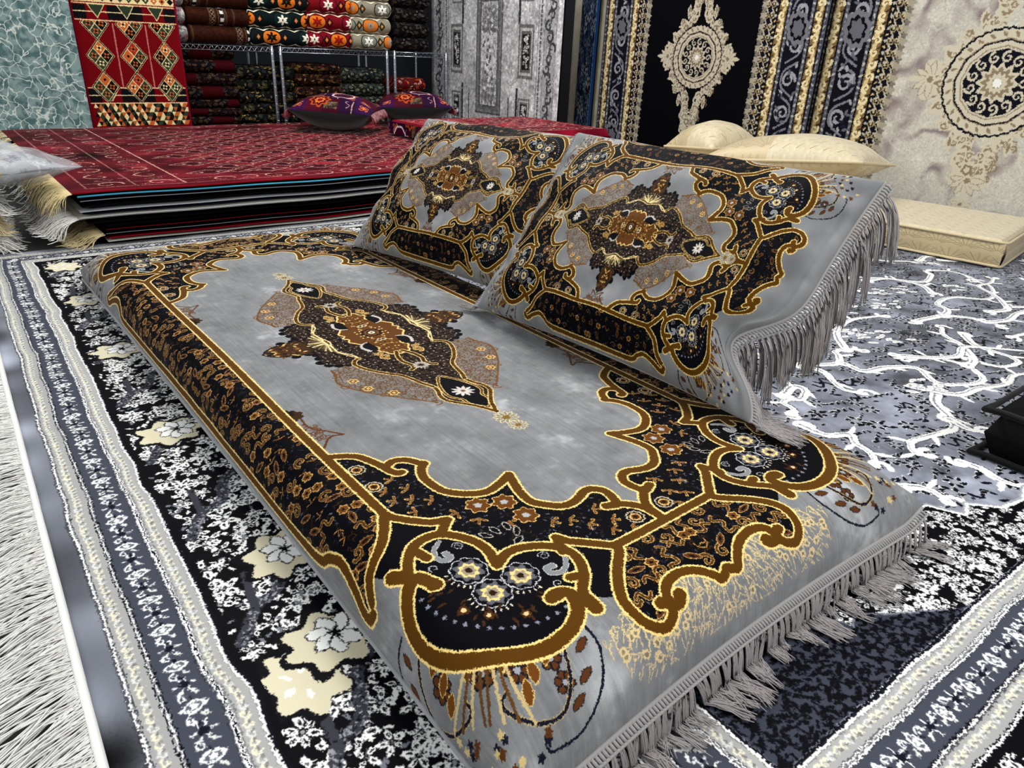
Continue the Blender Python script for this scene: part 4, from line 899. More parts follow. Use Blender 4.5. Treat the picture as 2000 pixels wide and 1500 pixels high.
def kink(f, U, Vv):
    k = np.clip(U, 0, 1)**3*np.exp(-((Vv+.52)/.26)**2); f = f.copy(); f[..., 0] -= .075*k; f[..., 2] += .018*k
    s = np.exp(-((Vv+.75)/.35)**2)*(1-U**2); f[..., 2] += .012*s*(f[..., 2] > 0); return f
def big_cushion(name, label, q, seed, warp, L):
    root = empty(name); Mx, a, b = frame(*q); root.matrix_world = Mx; tag(root, label, 'cushion', 'velvet cushions on the grey floor mattress')
    def crease(F_, U, Vv):
        F_ = F_.copy(); ed = np.exp(-((1-np.abs(U))/.16)**2); up = (F_[..., 2] > 0)*np.clip(F_[..., 2]/.03, 0, 1)
        F_[..., 2] += up*(.006*ed*np.sin(Vv*13+2*np.sin(Vv*5+seed))-.010*np.exp(-((np.abs(U)-.93)/.035)**2)+.0035*np.sin(U*17+3*Vv+seed)*np.exp(-((Vv+.25)/.6)**2)+.003*np.sin(Vv*15-6*U)*np.exp(-((U-.1)/.5)**2))
        return warp(F_, U, Vv) if warp else F_
    f, g, U, Vv = cushion_grid(a, b, .085, .055, 80, .05, .5, .004, seed, crease); cushion(root, f, g, U, Vv, m_pil, m_vel, (.942, .918))
    inv = Mx.inverted(); dn = np.array((inv.to_3x3() @ Vector((0, 0, -1))))
    fl = Vector((0, 0, .142)); 
    for sg in ((1, -1) if warp else (-1,)):
        e = f[-1 if sg > 0 else 0][3:-3]; pth = e.copy(); pth[:, 2] -= .002
        def fz(p, Mx=Mx): return -9
        o = np.zeros_like(pth); o[:, 0] = sg; o[:, 2] = -.1; o /= np.linalg.norm(o, axis=1)[:, None]
        local_fringe(root, pth, o, dn, L if sg > 0 else .045, Mx, seed+sg)
    return root
def local_fringe(root, pth, o, dn, L, Mx, seed):
    """fringe computed in world axes, then brought back to the cushion's own"""
    W3 = np.array(Mx.to_3x3()); c = np.array(Mx.translation); P = pth@W3.T+c; O = o@W3.T; D = np.tile([0, 0, -1.], (len(P), 1))
    before = set(root.children)
    braid_and_fringe(root, P, O, D, L, lambda p: .142 if p[0] < .4 else .012, .017, 34, seed, .0085, .00075)
    inv = Mx.inverted()
    for ch in root.children:
        if ch not in before: ch.data.transform(inv)
PF = ((.23, -.038, .15), (.284, -.688, .15), (.512, -.016, .499), (.564, -.665, .486)); PB = ((.255, .575, .15), (.335, -.055, .152), (.525, .61, .463), (.625, -.02, .478))
big_cushion('velvet_cushion', 'nearer grey velvet cushion with black and gold medallion, its whole fringed end showing', PF, 2, kink, .10)
big_cushion('velvet_cushion', 'farther grey velvet cushion with black and gold medallion, partly behind the nearer one', PB, 9, None, .07)
# ---------------------------------------------------------------- stack of rugs behind
SX0, SX1, SY0, SY1 = -.272, 2.56, 1.445, 3.31
def swell(x, y): return .0035+.0022*np.sin(x*5+.5)+.0012*np.sin(x*13)
m_bok = woven('wine red rug pile', bokhara(SX1-SX0, SY1-SY0), .5, .6, .95, 700, .3)
def rugmat(n, c, k=None): return plain(n, c, .95, .0, (300, .2, .001), .03)
mk = rugmat('black rug edge', (9, 9, 12)); mr = rugmat('dark red rug edge', (96, 8, 20)); mc = rugmat('cream rug edge', (196, 192, 180)); mg = rugmat('grey rug binding', (120, 122, 128)); mn = rugmat('navy rug edge', (18, 22, 46)); mt = rugmat('turquoise rug binding', (70, 150, 178)); ml = rugmat('pale grey rug edge', (178, 180, 182)); mrd = rugmat('bright red binding', (126, 10, 26)); m_yel = plain('cream fringe yarn', (206, 188, 140), .8, .2, (300, .2, .001)); m_wfr = plain('white wool fringe', (222, 220, 214), .8, .2, (300, .2, .001))
LAY = [ # thickness, side, binding, binding thickness, x inset, label, fringe
 (.011, mc, mc, 0, .075, 'cream backed rug at the very bottom of the tall rug stack', None),
 (.008, mr, mrd, .004, .078, 'thin rug with a dark red edge just above the cream bottom rug of the stack', None),
 (.016, mk, mg, .002, .07, 'black rug with a thin grey binding line low in the stack', 'y'),
 (.012, mk, mr, .003, .075, 'black rug with a dark red binding line in the dark middle of the stack', None),
 (.014, mk, mk, 0, .08, 'plain black rug, lower of the two under the bulging cream rug', None),
 (.013, mk, mk, 0, .03, 'plain black rug directly under the bulging cream rug', None),
 (.021, mc, ml, .004, .004, 'thick cream rug bulging from the middle of the stack', 'w'),
 (.008, mn, mn, 0, .02, 'thin navy rug lying on the thick cream rug', None),
 (.008, ml, ml, 0, .012, 'pale grey rug lying on the thin navy rug', None),
 (.019, mk, mk, 0, .02, 'thick black rug above the pale grey rug', None),
 (.014, mk, mg, .003, .015, 'black rug with grey binding line under the turquoise edged rug', None),
 (.014, mk, mt, .006, .01, 'black rug with bright turquoise edge just under the red top rug', None)]
zz = .008; w0, d0 = SX1-SX0, SY1-SY0
def stack_rug(z, t, ms, mb, bt, ins, label, fr, top=None):
    root = empty('stacked_rug', (SX0+ins, SY0, z)); tag(root, label, 'rug', None if top else 'rugs lying in the tall stack')
    V, F, uv = slab(w0-ins, d0, t, 70, 44, min(t/2, .006), lambda x, y: swell(x+ins, y))
    fw = rnd.uniform(-.004, .006)-(.009 if ms in (mc, ml) else 0); V[:, 1] += fw*(1-V[:, 1]/d0)+.003*np.sin(V[:, 0]*6+z*90)*(1-V[:, 1]/d0)
    body = mesh_obj('pile', V, F, top or ms, uv, parent=root)
    if bt:
        xs = np.linspace(.003, w0-ins-.003, 70); P = [(x, fw-.0015+.003*math.sin(x*6+z*90), t*.72+float(swell(x+ins, 0))) for x in xs]
        Vt, Ft = tubes([(P, bt/2)], 6); bo = mesh_obj('edge_binding', Vt, Ft, mb, parent=root); bo['label'] = mb.name
    if fr:
        ps = []; R = random.Random(int(z*1e4))
        for k in range(420):
            y = R.uniform(.0, .5) if k % 3 else R.uniform(0, d0); p = np.array([0., y, t*.5+float(swell(ins, 0))]); L = R.uniform(.06, .13) if top else R.uniform(.07, .2); pts = [p]; v = np.array([-1, R.uniform(-.6, .3), R.uniform(-.12, -.02)])
            for i in range(6):
                v = v+np.array([R.uniform(-.3, .3), R.uniform(-.5, .5), -.10 if i < 2 else -.4]); v /= np.linalg.norm(v); p = p+v*L/6; p[2] = max(p[2], (-.036 if fr == 'w' else -z+.012)+R.uniform(0, .006)); pts.append(p)
            ps.append((pts, [.0016]*6+[.0008]))
        Vt, Ft = tubes(ps, 3); mesh_obj('fringe', Vt, Ft, m_yel if fr == 'y' else m_wfr, parent=root)['kind'] = 'stuff'
    return root
for t, ms, mb, bt, ins, label, fr in LAY:
    stack_rug(zz, t, ms, mb, bt, ins, label, fr); zz += t+.0003
stack_rug(zz, .010, mr, mrd, .006, 0, 'wine red rug with rows of diamond figures on top of the tall stack', 'y', m_bok); ZT = zz+.0105

# a lower pile of cream rugs whose tangled fringes reach into view on the left
zz = .008
for i, (w_, t, lb) in enumerate(((.9, .056, 'bottom'), (.88, .057, 'middle'), (.89, .056, 'topmost'))):
    root = empty('fringed_rug', (-.515-w_+(0, -.02, -.01)[i], 1.50, zz)); tag(root, '%s of the cream rugs at the left edge, its tangled fringe showing' % lb, 'rug', 'cream rugs piled at the left edge')
    V, F, uv = slab(w_, 1.1, t, 40, 40, .02); mesh_obj('pile', V, F, plain('cream folded rug', (150, 140, 116), .9, .1, (200, .3, .002), noise=(110, 100, 80)), uv, parent=root); ps = []; R = random.Random(60+i)
    for k in range(420):
        y = R.uniform(.0, .5); p = np.array([w_-.006, y, t*R.uniform(.3, .7)]); L = R.uniform(.06, .16); pts = [p]; v = np.array([1, R.uniform(-.9, .3), R.uniform(-.1, .3)])
        for j in range(7):
            v = v+np.array([R.uniform(-.35, .35), R.uniform(-.45, .45), -.08 if j < 2 else -.36]); v /= np.linalg.norm(v); p = p+v*L/7; p[2] = max(p[2], (.004 if i == 0 else .002)); p[0] = min(max(p[0], w_-.004), w_+(.115, .135, .125)[i]); pts.append(p)
        ps.append((pts, [.0015]*7+[.0008]))
    V, F = tubes(ps, 3); mesh_obj('fringe', V, F, (m_wfr, m_yel, m_wfr)[i], parent=root)['kind'] = 'stuff'; zz += t+.0005
# plastic wrapped cushion on the corner of the stack
root = empty('wrapped_cushion', (-.545, 1.66, ZT+.066), .40); tag(root, 'cushion wrapped in clear plastic on the left corner of the red rug stack', 'cushion')
m_wc = woven('wrapped cushion cover', rough(dark_florals((150, 152, 156), [(190, 190, 190), (176, 140, 60), (24, 22, 26), (206, 206, 204)], 31), .6, 1.8, 2), .3)
f, g, U, Vv = cushion_grid(.235, .20, .055, .055, 36, .06, .5, .004, 5); cushion(root, f, g, U, Vv, m_wc, m_wc, (1, 1))
f, g, U, Vv = cushion_grid(.265, .235, .072, .064, 70, .03, .55, .010, 8)
cre = lambda f: f+np.stack([0*U, 0*U, .005*np.sin(9*U+6*Vv)*np.sin(13*Vv-4*U+1)+.004*np.abs(np.sin(7*(U-Vv)+2*np.sin(4*U)))], -1)
f = cre(f); g = g-np.array([0, 0, .0]); nn = f.shape[0]
m_pl, nt, b = nodes('clear plastic film'); b.inputs['Base Color'].default_value = (.62, .64, .68, 1); b.inputs['Roughness'].default_value = .3; b.inputs['Specular IOR Level'].default_value = .5; b.inputs['Alpha'].default_value = .3; add_bump(nt, b, 12, .5, .01, 'Object')
mesh_obj('plastic_wrap', np.concatenate([f.reshape(-1, 3), g.reshape(-1, 3)]), np.concatenate([gridF(nn, nn), gridF(nn, nn, nn*nn, True)]), m_pl, parent=root)['label'] = 'clear plastic bag'

# purple cushions and the low mattress on the stack
m_mot = woven('purple patchwork velvet', motif_cushion(), .35, .6, 1.0, 700, .3); m_under = plain('charcoal cushion backing', (16, 20, 20), .8, .3); m_rfr = plain('crimson fringe yarn', (132, 8, 34), .7, .4)
def small_cushion(loc, rz, tilt, s, label, seed, sides=(3, 1)):
    root = empty('patchwork_cushion', loc); root.rotation_euler = (tilt[0], tilt[1], rz); tag(root, label, 'cushion', 'purple patchwork cushions'); 
    f, g, U, Vv = cushion_grid(s, s, .082, .108, 40, .05, .55, .003, seed); cushion(root, f, g, U, Vv, m_mot, m_under); ps = []; R = random.Random(seed)
    for sd in sides:
        e = [f[-1], f[:, -1], f[0], f[:, 0]][sd]; out = np.array([(1, 0, 0), (0, 1, 0), (-1, 0, 0), (0, -1, 0)][sd], float)
        for k in range(240):
            t = R.uniform(1, len(e)-2); i = int(t); p = e[i]*(1-t+i)+e[i+1]*(t-i); v = out*.55+np.array([0, 0, -.3]); pts = [p]
            for q in range(4): v = v+np.array([R.uniform(-.2, .2), R.uniform(-.2, .2), -.35]); v /= np.linalg.norm(v); p = p+v*.012; pts.append(p)
            ps.append((pts, [.0022]*4+[.0012]))
    V, F = tubes(ps, 3); mesh_obj('fringe', V, F, m_rfr, parent=root)['kind'] = 'stuff'; return root
small_cushion((1.31, 2.80, ZT+.120), .20+PI/4*.9, (.03, 0, ), .225, 'purple and wine patchwork cushion with crimson fringe, standing clear on the red rug', 3)
small_cushion((1.95, 3.04, ZT+.116), .35+PI/4, (-.02, .02), .225, 'purple and wine patchwork cushion beside the hung grey rug, its white ring on top', 7)
root = empty('low_mattress', (1.50, 1.80, ZT+.008)); tag(root, 'low purple sided floor mattress with a red top lying on the red rug stack', 'mattress')
V, F, uv = slab(1.02, .78, .075, 40, 40, .02); fm = None
mesh_obj('top_cover', V, F, woven('low mattress cover', bokhara(1.02, .78), .4, .6, 1.3), uv, parent=root)
V, F = boxes([((-.0015, .43, .038), (.004, .80, .058))]); Vg = np.array([(-.003, y, z) for y in np.linspace(.02, .76, 12) for z in (.006, .068)]); mesh_obj('side_panel', np.concatenate([Vg, Vg+np.array([.012, 0, 0])]), np.concatenate([gridF(12, 2, 0, True), gridF(12, 2, 24)]), m_mot, np.concatenate([np.stack([(Vg[:, 1]*2.2), .42+Vg[:, 2]*2.2], 1)]*2), parent=root)

# ---------------------------------------------------------------- panels hung upright
def hung(name, label, cat, x, y, w, h, z0, mat, facing, th=.012, edge=None, uvx=(0, 1), uvy=(0, 1), lean=0.):
    """facing 'x': seen from -x, left edge at larger y; facing 'y': seen from -y; thin slab with soft waves"""
    root = empty(name, (x, y, z0)); tag(root, label, cat); nu, nv = 30, 40; uu, vv = np.meshgrid(np.linspace(0, 1, nu), np.linspace(0, 1, nv), indexing='ij')
    bulge = .004*np.sin(uu*7+x*3)*np.sin(vv*2.2+.4)
    if facing == 'x': F3 = lambda o: np.stack([o+bulge+lean*vv, -uu*w, vv*h], -1).reshape(-1, 3)
    else: F3 = lambda o: np.stack([uu*w, o+bulge+lean*vv, vv*h], -1).reshape(-1, 3)
    V = np.concatenate([F3(0), F3(th)]); N = nu*nv; uv = np.stack([uvx[0]+uu*(uvx[1]-uvx[0]), uvy[0]+vv*(uvy[1]-uvy[0])], -1).reshape(-1, 2)
    ring = [i*nv for i in range(nu)]+[(nu-1)*nv+j for j in range(1, nv)]+[i*nv+nv-1 for i in range(nu-2, -1, -1)]+[j for j in range(nv-2, 0, -1)]
    side = np.array([[ring[k], ring[(k+1) % len(ring)], ring[(k+1) % len(ring)]+N, ring[k]+N] for k in range(len(ring))])[:, ::-1]
    Fa = np.concatenate([gridF(nu, nv), gridF(nu, nv, N, True), side]); fm = np.concatenate([np.zeros(len(gridF(nu, nv))), np.ones(len(gridF(nu, nv))+len(side))])
    mesh_obj('pile', V, Fa, [mat, edge or mk], np.concatenate([uv, uv]), fm, parent=root); return root
hung('hanging_rug', 'distressed pale grey rug with oblong panels hung upright', 'rug', 2.60, 3.83, 1.46, 1.5, .008, woven('distressed grey rug', vintage_panel(), .1, .8, 1.05), 'x')
hung('hanging_rug', 'narrow visible strip of plain cream rug hung beside the blue rug', 'rug', 3.03, 2.735, .34, 1.5, .008, plain('cream rug pile', (186, 180, 160), .8, .2, (200, .3, .002), noise=(160, 152, 128)), 'x', .02, ml)
hung('hanging_rug', 'narrow visible strip of blue mottled rug hung between the cream strip and the black rug', 'rug', 2.985, 2.62, .165, 1.5, .008, woven('blue mottled rug', scroll_panel((14, 22, 38), [(66, 74, 86), (110, 108, 108), (40, 52, 78)]), .2, .8), 'x', .012, None, (.3, 1))
hung('hanging_rug', 'black hung rug with a silver medallion and wide gold and silver border', 'rug', 2.99, 2.405, 1.52, 1.5, .008, woven('black medallion rug', medallion_panel(False), .15, .8), 'x')
hung('hanging_rug', 'beige marbled hung rug with a large round medallion and black and gold side border', 'rug', 3.045, .925, 1.7, 1.5, .008, woven('beige medallion rug', medallion_panel(True), .15, .8), 'x', .012, ml)
V, F = tubes([([(3.04, .93, z) for z in np.linspace(.01, 1.5, 20)], .013)], 6); o = mesh_obj('edge_binding', V, F, ml, parent=None); o.parent = bpy.data.objects['hanging_rug.004']; o.matrix_parent_inverse = Matrix.Translation((-3.045, -.925, -.008)); o['label'] = 'white edge binding'
m_teal, nt, b = nodes('teal crackle rug'); b.inputs['Roughness'].default_value = .7; b.inputs['Specular IOR Level'].default_value = .15; b.inputs['Sheen Weight'].default_value = .15
tc = nt.nodes.new('ShaderNodeTexCoord'); n1 = nt.nodes.new('ShaderNodeTexNoise'); n1.inputs['Scale'].default_value = 8; n1.inputs['Detail'].default_value = 3; mx = nt.nodes.new('ShaderNodeMix'); mx.data_type = 'RGBA'; mx.inputs[0].default_value = .16; vo = nt.nodes.new('ShaderNodeTexVoronoi'); vo.feature = 'DISTANCE_TO_EDGE'; vo.inputs['Scale'].default_value = 21; vo.inputs['Randomness'].default_value = .85
cr = nt.nodes.new('ShaderNodeValToRGB'); cr.color_ramp.elements[0].position = .01; cr.color_ramp.elements[1].position = .05; cr.color_ramp.elements[0].color = (1, 1, 1, 1); cr.color_ramp.elements[1].color = (0, 0, 0, 1)
n2 = nt.nodes.new('ShaderNodeTexNoise'); n2.inputs['Scale'].default_value = 22; n2.inputs['Detail'].default_value = 6; c2 = nt.nodes.new('ShaderNodeValToRGB'); c2.color_ramp.elements[0].position = .42; c2.color_ramp.elements[1].position = .56; c2.color_ramp.elements[0].color = srgb((74, 104, 104)); c2.color_ramp.elements[1].color = srgb((128, 152, 150))
m3 = nt.nodes.new('ShaderNodeMix'); m3.data_type = 'RGBA'; m3.inputs[7].default_value = srgb((206, 216, 206)); L = nt.links.new
L(tc.outputs['Object'], n1.inputs[0]); L(tc.outputs['Object'], mx.inputs[6]); L(n1.outputs['Color'], mx.inputs[7]); L(mx.outputs[2], vo.inputs[0]); L(vo.outputs[0], cr.inputs[0]); L(tc.outputs['Object'], n2.inputs[0]); L(n2.outputs[0], c2.inputs[0]); L(c2.outputs[0], m3.inputs[6]); L(cr.outputs[0], m3.inputs[0]); L(m3.outputs[2], b.inputs['Base Color'])
r_ = hung('hanging_rug', 'teal rug with pale crackle lines leaning beside the red flatweave', 'rug', -.62, 3.40, .775, 1.35, .008, m_teal, 'y', .014, plain('teal rug binding', (104, 122, 128), .8)); 
hung('hanging_rug', 'red geometric flatweave with diamond bands leaning beside the teal rug', 'rug', .165, 3.44, .52, 1.25, .008, woven('red flatweave', kilim_panel(), .1, .85, 1.1), 'y', .012, mrd)

# ---------------------------------------------------------------- wire shelves and folded rugs
m_chr = plain('chrome wire', (190, 196, 206), .22, 0, (40, .02, .001), .5, .95)
SHY0, SHY1, SHZ = 3.54, 3.98, .604
def wire_shelf(x0, x1, label):
    root = empty('wire_shelf', (x0, SHY0, 0)); tag(root, label, 'shelf', 'chrome wire shelves'); w, d = x1-x0, SHY1-SHY0
    for px in (.012, w-.012):
        for py in (.012, d-.012):
            V, F = tubes([([(px, py, z) for z in np.linspace(.0, SHZ+.006, 12)], .0115)]+[([(px, py, .02+k*.05), (px, py, .023+k*.05)], .0125) for k in range(12)], 10); p = mesh_obj('post', V, F, m_chr, parent=root)
    for zd in (.105, SHZ):
        ps = []
        for py in (.012, d-.012):
            for dz in (0, -.026): ps.append(([(.0, py, zd+dz-.004), (w, py, zd+dz-.004)], .0032))
            n = int(w/.034); ps.append(([(w*k/(2*n), py, zd-.004-(.026 if k % 2 else 0)) for k in range(2*n+1)], .0022))
        for px in (.012, w-.012):
            for dz in (0, -.026): ps.append(([(px, 0.012, zd+dz-.004), (px, d-.012, zd+dz-.004)], .0032))
        for k in range(int(w/.03)): ps.append(([(.02+k*.03, .012, zd-.0015), (.02+k*.03, d-.012, zd-.0015)], .0016))
        V, F = tubes(ps, 5); mesh_obj('shelf_deck', V, F, m_chr, parent=root)
wire_shelf(-.28, 1.262, 'leftmost chrome wire shelf, behind the teal and red hung rugs'); wire_shelf(1.292, 2.072, 'middle chrome wire shelf with dark green and gold rugs below'); wire_shelf(2.108, 2.56, 'rightmost chrome wire shelf holding black rugs, next to the grey hung rug')
def folded(name, w, d, h, mat, seed, uo=0., slump=0.):
    """a rug folded into a soft bolster: rounded front fold, visible layered ends"""
    n = 18; R = np.random.default_rng(seed); th = np.linspace(-PI/2, PI/2, n); r = h/2; prof = [( r-r*math.cos(t)*1.15, r+r*math.sin(t)) for t in th]; prof += [(d-r+r*math.cos(t), r+r*math.sin(t)) for t in np.linspace(PI/2, -PI/2, 8)]
    prof = np.array(prof); prof[:, 1] = r+(prof[:, 1]-r)*np.sign(1)*1.0; m = len(prof); xs = np.array([0, .004, .012, .03]+list(np.linspace(.06, w-.06, 14))+[w-.03, w-.012, w-.004, w]); k = np.clip(np.minimum(xs, w-xs)/.012, 0, 1); sc = .86+.14*np.sqrt(1-(1-k)**2)
    V = []; uv = []; ph = R.uniform(0, 6); L = np.concatenate([[0], np.cumsum(np.hypot(*np.diff(prof, axis=0).T))])
    for i, x in enumerate(xs):
        dz = .004*math.sin(x*11+ph); 
        for j, (y, z) in enumerate(prof):
            V.append((x, d/2+(y-d/2)*(1 if y > .1 else 1)+dz*.8-(0 if z < r else 0), r+(z-r)*sc[i]*(1-slump*x/w*.0)-0)); uv.append((uo+x/.4, L[j]/.24*1.4+.05))
    F = [[i*m+j, (i+1)*m+j, (i+1)*m+(j+1) % m, i*m+(j+1) % m] for i in range(len(xs)-1) for j in range(m)]+[[j for j in range(m)], [(len(xs)-1)*m+j for j in range(m)][::-1]]
    me = mesh_obj(name, V, F, mat, uv); return me
MS = {k: woven('%s flatweave' % k, shelf_kilim(k), .1, .8, 1.1) for k in ('teal', 'red', 'beige')}; MS['brown'] = woven('brown plush', plush_brown(), .4, .7, 1.2)
MS['black'] = woven('black figured rug', dark_florals((12, 11, 12), [(70, 60, 56), (96, 84, 78), (40, 24, 24)], 5), .1); MS['gold'] = woven('black and gold rug', dark_florals((11, 12, 12), [(150, 122, 66), (92, 84, 56), (50, 54, 50)], 6), .1); MS['maroon'] = woven('maroon figured rug', dark_florals((15, 9, 10), [(104, 78, 52), (70, 40, 30), (60, 60, 60)], 8, .13), .1); MS['green'] = woven('dark green figured rug', dark_florals((20, 25, 24), [(136, 132, 100), (80, 84, 74), (60, 66, 62)], 9), .1)
MS['rust'] = woven('rust figured rug', dark_florals((18, 12, 9), [(136, 96, 54), (90, 50, 26), (60, 20, 20)], 10), .1); MS['white'] = woven('white and red flatweave', dark_florals((126, 124, 122), [(220, 218, 214), (20, 20, 22), (130, 12, 30)], 11), .1); MS['crimson'] = woven('crimson figured rug', dark_florals((90, 8, 12), [(196, 186, 160), (30, 50, 44), (180, 104, 50)], 12), .1)
ORD = ['bottom', 'second', 'third', 'fourth', 'fifth', 'sixth', 'seventh', 'eighth']
def column(name, mat, x0, x1, z0, hs, what, where, group, dy=.0, uo=0., jit=.006):
    z = z0
    for i, h in enumerate(hs):
        o = folded(name, x1-x0+rnd.uniform(-jit, jit), .36, h, MS[mat[i % len(mat)]], 100+i, uo+i*.37*(len(hs) > 1)); o.location = (x0+rnd.uniform(-jit, jit), SHY0-.012+dy+(.05 if z0 < .3 else 0)+rnd.uniform(-.008, .008), z); z += h+.0005
        o.name = name; w = 'bottom' if i == 0 else 'topmost' if i == len(hs)-1 else ORD[i]+' from the bottom'
        tag(o, '%s, %s %s' % (what, w, where), 'rug', group)
ZS = SHZ+.0046
column('folded_rug', ['white'], .60, .755, ZS, [.092]*3, 'folded white and red rug','beside the brown ones', 'white folded rugs on the shelf')
column('folded_rug', ['brown'], .765, 1.115, ZS, [.096, .094, .098, .09], 'folded plain brown rug','of the brown column', 'brown folded rugs on the shelf', .0, 0)
column('folded_rug', ['teal'], 1.125, 1.485, ZS, [.098, .1, .1, .095], 'folded black and orange flatweave','of its column', 'black and orange folded rugs on the shelf', .0, .3)
column('folded_rug', ['red'], 1.495, 1.79, ZS, [.1, .1, .1, .09], 'folded red flatweave','of the red column', 'red folded rugs on the shelf', .0, .1)
column('folded_rug', ['beige'], 1.80, 2.085, ZS, [.095, .098, .1, .09], 'folded beige and orange flatweave','of its column', 'beige folded rugs on the shelf', .0, .9)
column('folded_rug', ['black'], 2.125, 2.385, ZS, [.088, .09, .09, .09], 'folded black rug','at the right shelf end', 'black folded rugs on the shelf')
ZL = .1066
column('folded_rug', ['maroon'], .72, 1.02, ZL, [.045, .05, .045, .05, .075, .075, .07, .075], 'dark maroon folded rug','of the pile beside the red hung flatweave', 'maroon folded rugs under the shelf')
column('folded_rug', ['gold'], 1.03, 1.4, ZL, [.05, .055, .06, .07, .07, .075], 'black and gold folded rug','of the pile behind the shelf posts', 'black and gold folded rugs under the shelf')
column('folded_rug', ['rust'], 1.41, 1.725, ZL, [.062, .065, .07, .07, .075, .06], 'rust and black folded rug','of the pile behind the purple cushion', 'rust folded rugs under the shelf')
column('folded_rug', ['green'], 1.735, 2.05, ZL, [.065, .07, .07, .085, .095], 'dark green folded rug','of the pile under the shelf', 'dark green folded rugs under the shelf')
column('folded_rug', ['crimson'], 2.145, 2.385, ZL, [.07, .08, .085, .09], 'crimson folded rug','of the pile under the right shelf', 'crimson folded rugs under the shelf')

# ---------------------------------------------------------------- cream mattress and its cushions
m_bro, nt, b = nodes('cream brocade'); b.inputs['Base Color'].default_value = srgb((196, 176, 136)); b.inputs['Roughness'].default_value = .42; b.inputs['Specular IOR Level'].default_value = .35; b.inputs['Sheen Weight'].default_value = .25
t = nt.nodes.new('ShaderNodeTexImage'); t.image = image_of('fan leaf relief', fan_height()); t.image.colorspace_settings.name = 'Non-Color'; bu = nt.nodes.new('ShaderNodeBump'); bu.inputs['Strength'].default_value = .9; bu.inputs['Distance'].default_value = .006; nt.links.new(t.outputs[0], bu.inputs['Height']); nt.links.new(bu.outputs[0], b.inputs['Normal'])
m_quilt, nt, b = nodes('cream dashed quilting'); b.inputs['Roughness'].default_value = .5; b.inputs['Specular IOR Level'].default_value = .3; b.inputs['Sheen Weight'].default_value = .25
cq = Cv(0, 0, .24, .24, .001, (206, 192, 160)); n_ = vnoise(240, 240, 9, cq.rng); cq.a *= (1+.03*n_)[..., None]
for i in range(4):
    for j in range(4):
        c = (.03+i*.06+(.03 if j % 2 else 0), .03+j*.06); cq.line(np.array([(c[0]-.012, c[1]-.012), (c[0]+.002, c[1]+.002), (c[0]+.013, c[1]+.010)]), (.003, .0014), (138, 116, 78), sm=3)
t = nt.nodes.new('ShaderNodeTexImage'); t.image = image_of('dash quilting', cq.a); nt.links.new(t.outputs[0], b.inputs['Base Color']); bu = nt.nodes.new('ShaderNodeBump'); bu.inputs['Strength'].default_value = .5; bu.inputs['Distance'].default_value = .004; nt.links.new(t.outputs[0], bu.inputs['Height']); nt.links.new(bu.outputs[0], b.inputs['Normal'])
m_pip = plain('cream piping cord', (206, 188, 150), .5, .2, (300, .4, .001))
AB = math.radians(7.5)
root = empty('cream_mattress', (2.340, -.352, .009), AB); tag(root, 'cream quilted floor mattress in front of the beige marbled rug', 'mattress')
bw, bd, bh = .62, 1.72, .098     # local x away from the near side, y along it
V, F, uv = slab(bw, bd, bh, 50, 90, .012); mesh_obj('quilted_top', V, F, m_quilt, uv*np.array([bw/.24, bd/.24]), parent=root)
ys = np.linspace(0, bd, 40); zsd = np.linspace(.008, bh-.008, 6)
def sidep(P0, P1, out):
    P0, P1, out = map(np.array, (P0, P1, out)); V = []; uv = []; L = np.linalg.norm(P1-P0)
    for t in np.linspace(0, 1, 40):
        for k, z in enumerate(zsd): e = math.sin(PI*k/5)*.006; p = P0+(P1-P0)*t+out*(.002+e); V.append((p[0], p[1], z)); uv.append((t*L/.2, z/.11+.1))
    return V, uv
V, uv = sidep((0., bd, 0), (0., 0., 0), (-1., 0, 0)); mesh_obj('side_panel', V, gridF(40, 6), m_bro, uv, parent=root)
V, uv = sidep((0., 0, 0), (bw, 0., 0), (0, -1., 0)); mesh_obj('side_panel', V, gridF(40, 6), m_bro, uv, parent=root)
for z in (.006, bh-.006):
    V, F = tubes([([(-.004, bd, z), (-.006, bd/2, z), (-.005, .02, z), (.002, .0, z), (.02, -.005, z), (bw, -.005, z)], .005)], 6); mesh_obj('piping', V, F, m_pip, parent=root)
def cream_cushion(loc, rot, a, b_, T, label, seed):
    root = empty('cream_cushion', loc); root.rotation_euler = rot; tag(root, label, 'cushion', 'cream cushions on the cream mattress')
    f, g, U, Vv = cushion_grid(a, b_, T, T*.8, 40, .05, .55, .003, seed); n = 40; uv = np.stack([U*a/.24, Vv*b_/.24], -1).reshape(-1, 2); F = gridF(n, n); cu = U.reshape(-1)[F].mean(1)
    fm = (cu < -.1).astype(int); mesh_obj('front_cover', f.reshape(-1, 3), F, [m_quilt, m_bro], uv, fm, parent=root); mesh_obj('back_cover', g.reshape(-1, 3), gridF(n, n, 0, True), m_bro, uv, parent=root)
    e = np.concatenate([f[:, 0], f[-1][1:], f[::-1, -1][1:], f[0][::-1][1:]]); V, F = tubes([(e, .007)], 6); mesh_obj('piping', V, F, m_pip, parent=root)
cream_cushion((2.60, .68, .228), (-.10, -.10, -PI/2+.18), .37, .25, .125, 'cream cushion half quilted with dashes, nearer to the runner border', 3)
cream_cushion((2.74, 1.25, .225), (.0, -.08, -PI/2-.1), .17, .2, .13, 'cream cushion tipped behind the dashed one, showing its leaf pattern', 5)

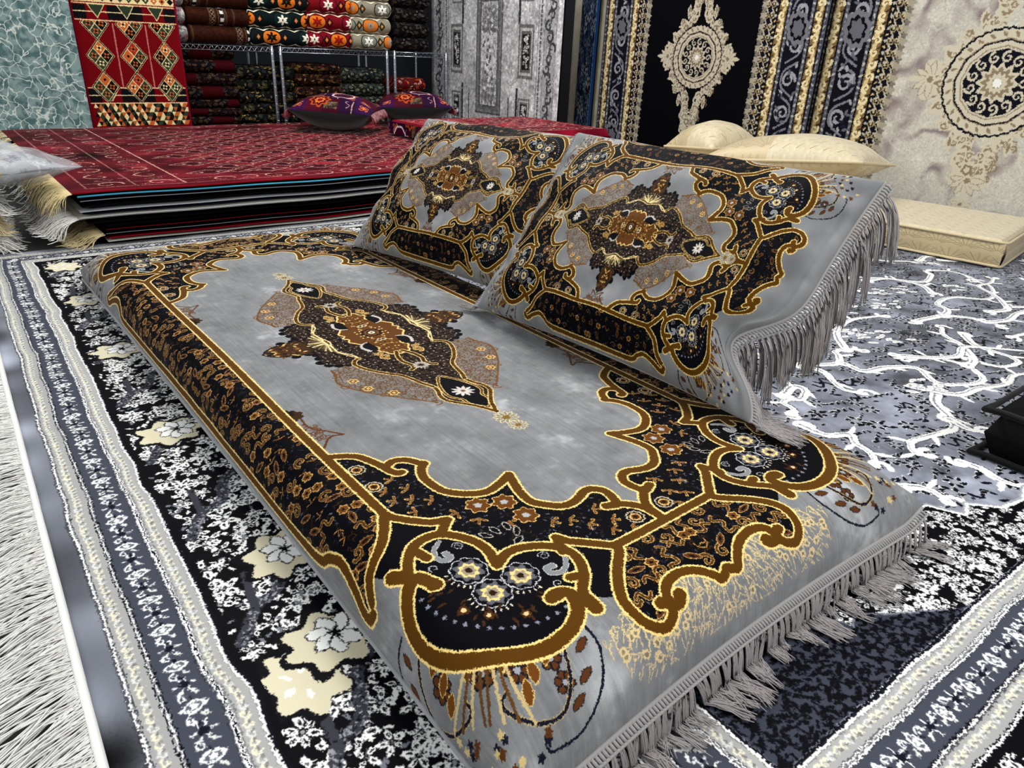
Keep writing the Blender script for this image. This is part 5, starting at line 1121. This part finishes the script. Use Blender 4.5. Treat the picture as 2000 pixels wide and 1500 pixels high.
# ---------------------------------------------------------------- black cushion block at the right
root = empty('black_mattress', (.792, -.858, .007)); root.rotation_euler = (0, 0, -.02); tag(root, 'black velvet floor mattress with a white patterned top at the right edge', 'mattress'); m_bv = plain('black velvet', (2, 2, 3), .9, .0, (200, .2, .001)); m_bv2 = plain('black velvet border', (10, 10, 11), .8, .05, (200, .3, .001)); m_grk = woven('black and ivory top', greek_top(), .2, .6, 1.1)
V, F, uv = slab(.66, .7, .094, 40, 40, .018); V[:, 1] = V[:, 1]-.7; mesh_obj('body', V, F, m_bv, uv, parent=root)
V, F, uv = slab(.64, .68, .012, 30, 30, .006); V = V+np.array([.01, -.69, .088]); mesh_obj('top_cover', V, F, m_grk, uv, parent=root)
for z in (.006, .094): V, F = tubes([([(-.002, -.7, z), (-.004, -.35, z), (-.004, -.02, z), (-.012, .008, z), (.02, .003, z), (.64, .001, z)], .006)], 6); mesh_obj('piping', V, F, m_bv2, parent=root)

# ---------------------------------------------------------------- light: shop ceiling lamps and the daylight from the shop front
def area(name, loc, size, power, target, col=(1, 1, 1)):
    l = bpy.data.lights.new(name, 'AREA'); l.shape = 'RECTANGLE'; l.size, l.size_y = size; l.energy = power; l.color = col; o = bpy.data.objects.new(name, l); COL.objects.link(o); o.location = loc; o.rotation_euler = (Vector(target)-Vector(loc)).to_track_quat('-Z', 'Y').to_euler(); return o
area('ceiling_lamp', (.6, 1.6, 2.7), (1.6, .5), 55, (.5, 1.3, 0), (1, .99, .97)); area('ceiling_lamp', (.9, -.4, 2.7), (1.6, .5), 40, (.7, -.3, 0), (1, .99, .97)); area('ceiling_lamp', (2.0, 2.2, 2.7), (1.4, .5), 42, (2.4, 2.2, .3), (1, .99, .97))
area('shop_front_daylight', (-2.6, -.6, 1.7), (2.2, 1.6), 45, (.8, .8, .2), (.95, .98, 1)); area('side_lamp', (1.0, -2.8, 1.9), (1.8, .8), 62, (.9, .6, .2))
wd = bpy.data.worlds.new('world'); SC.world = wd; wd.use_nodes = True; bg = wd.node_tree.nodes['Background']; bg.inputs[0].default_value = (.92, .96, 1, 1); bg.inputs[1].default_value = .3
vs = SC.view_settings; vs.view_transform = 'Standard'; vs.look = 'None'; vs.exposure = -.1; vs.gamma = 1.; vs.use_curve_mapping = False
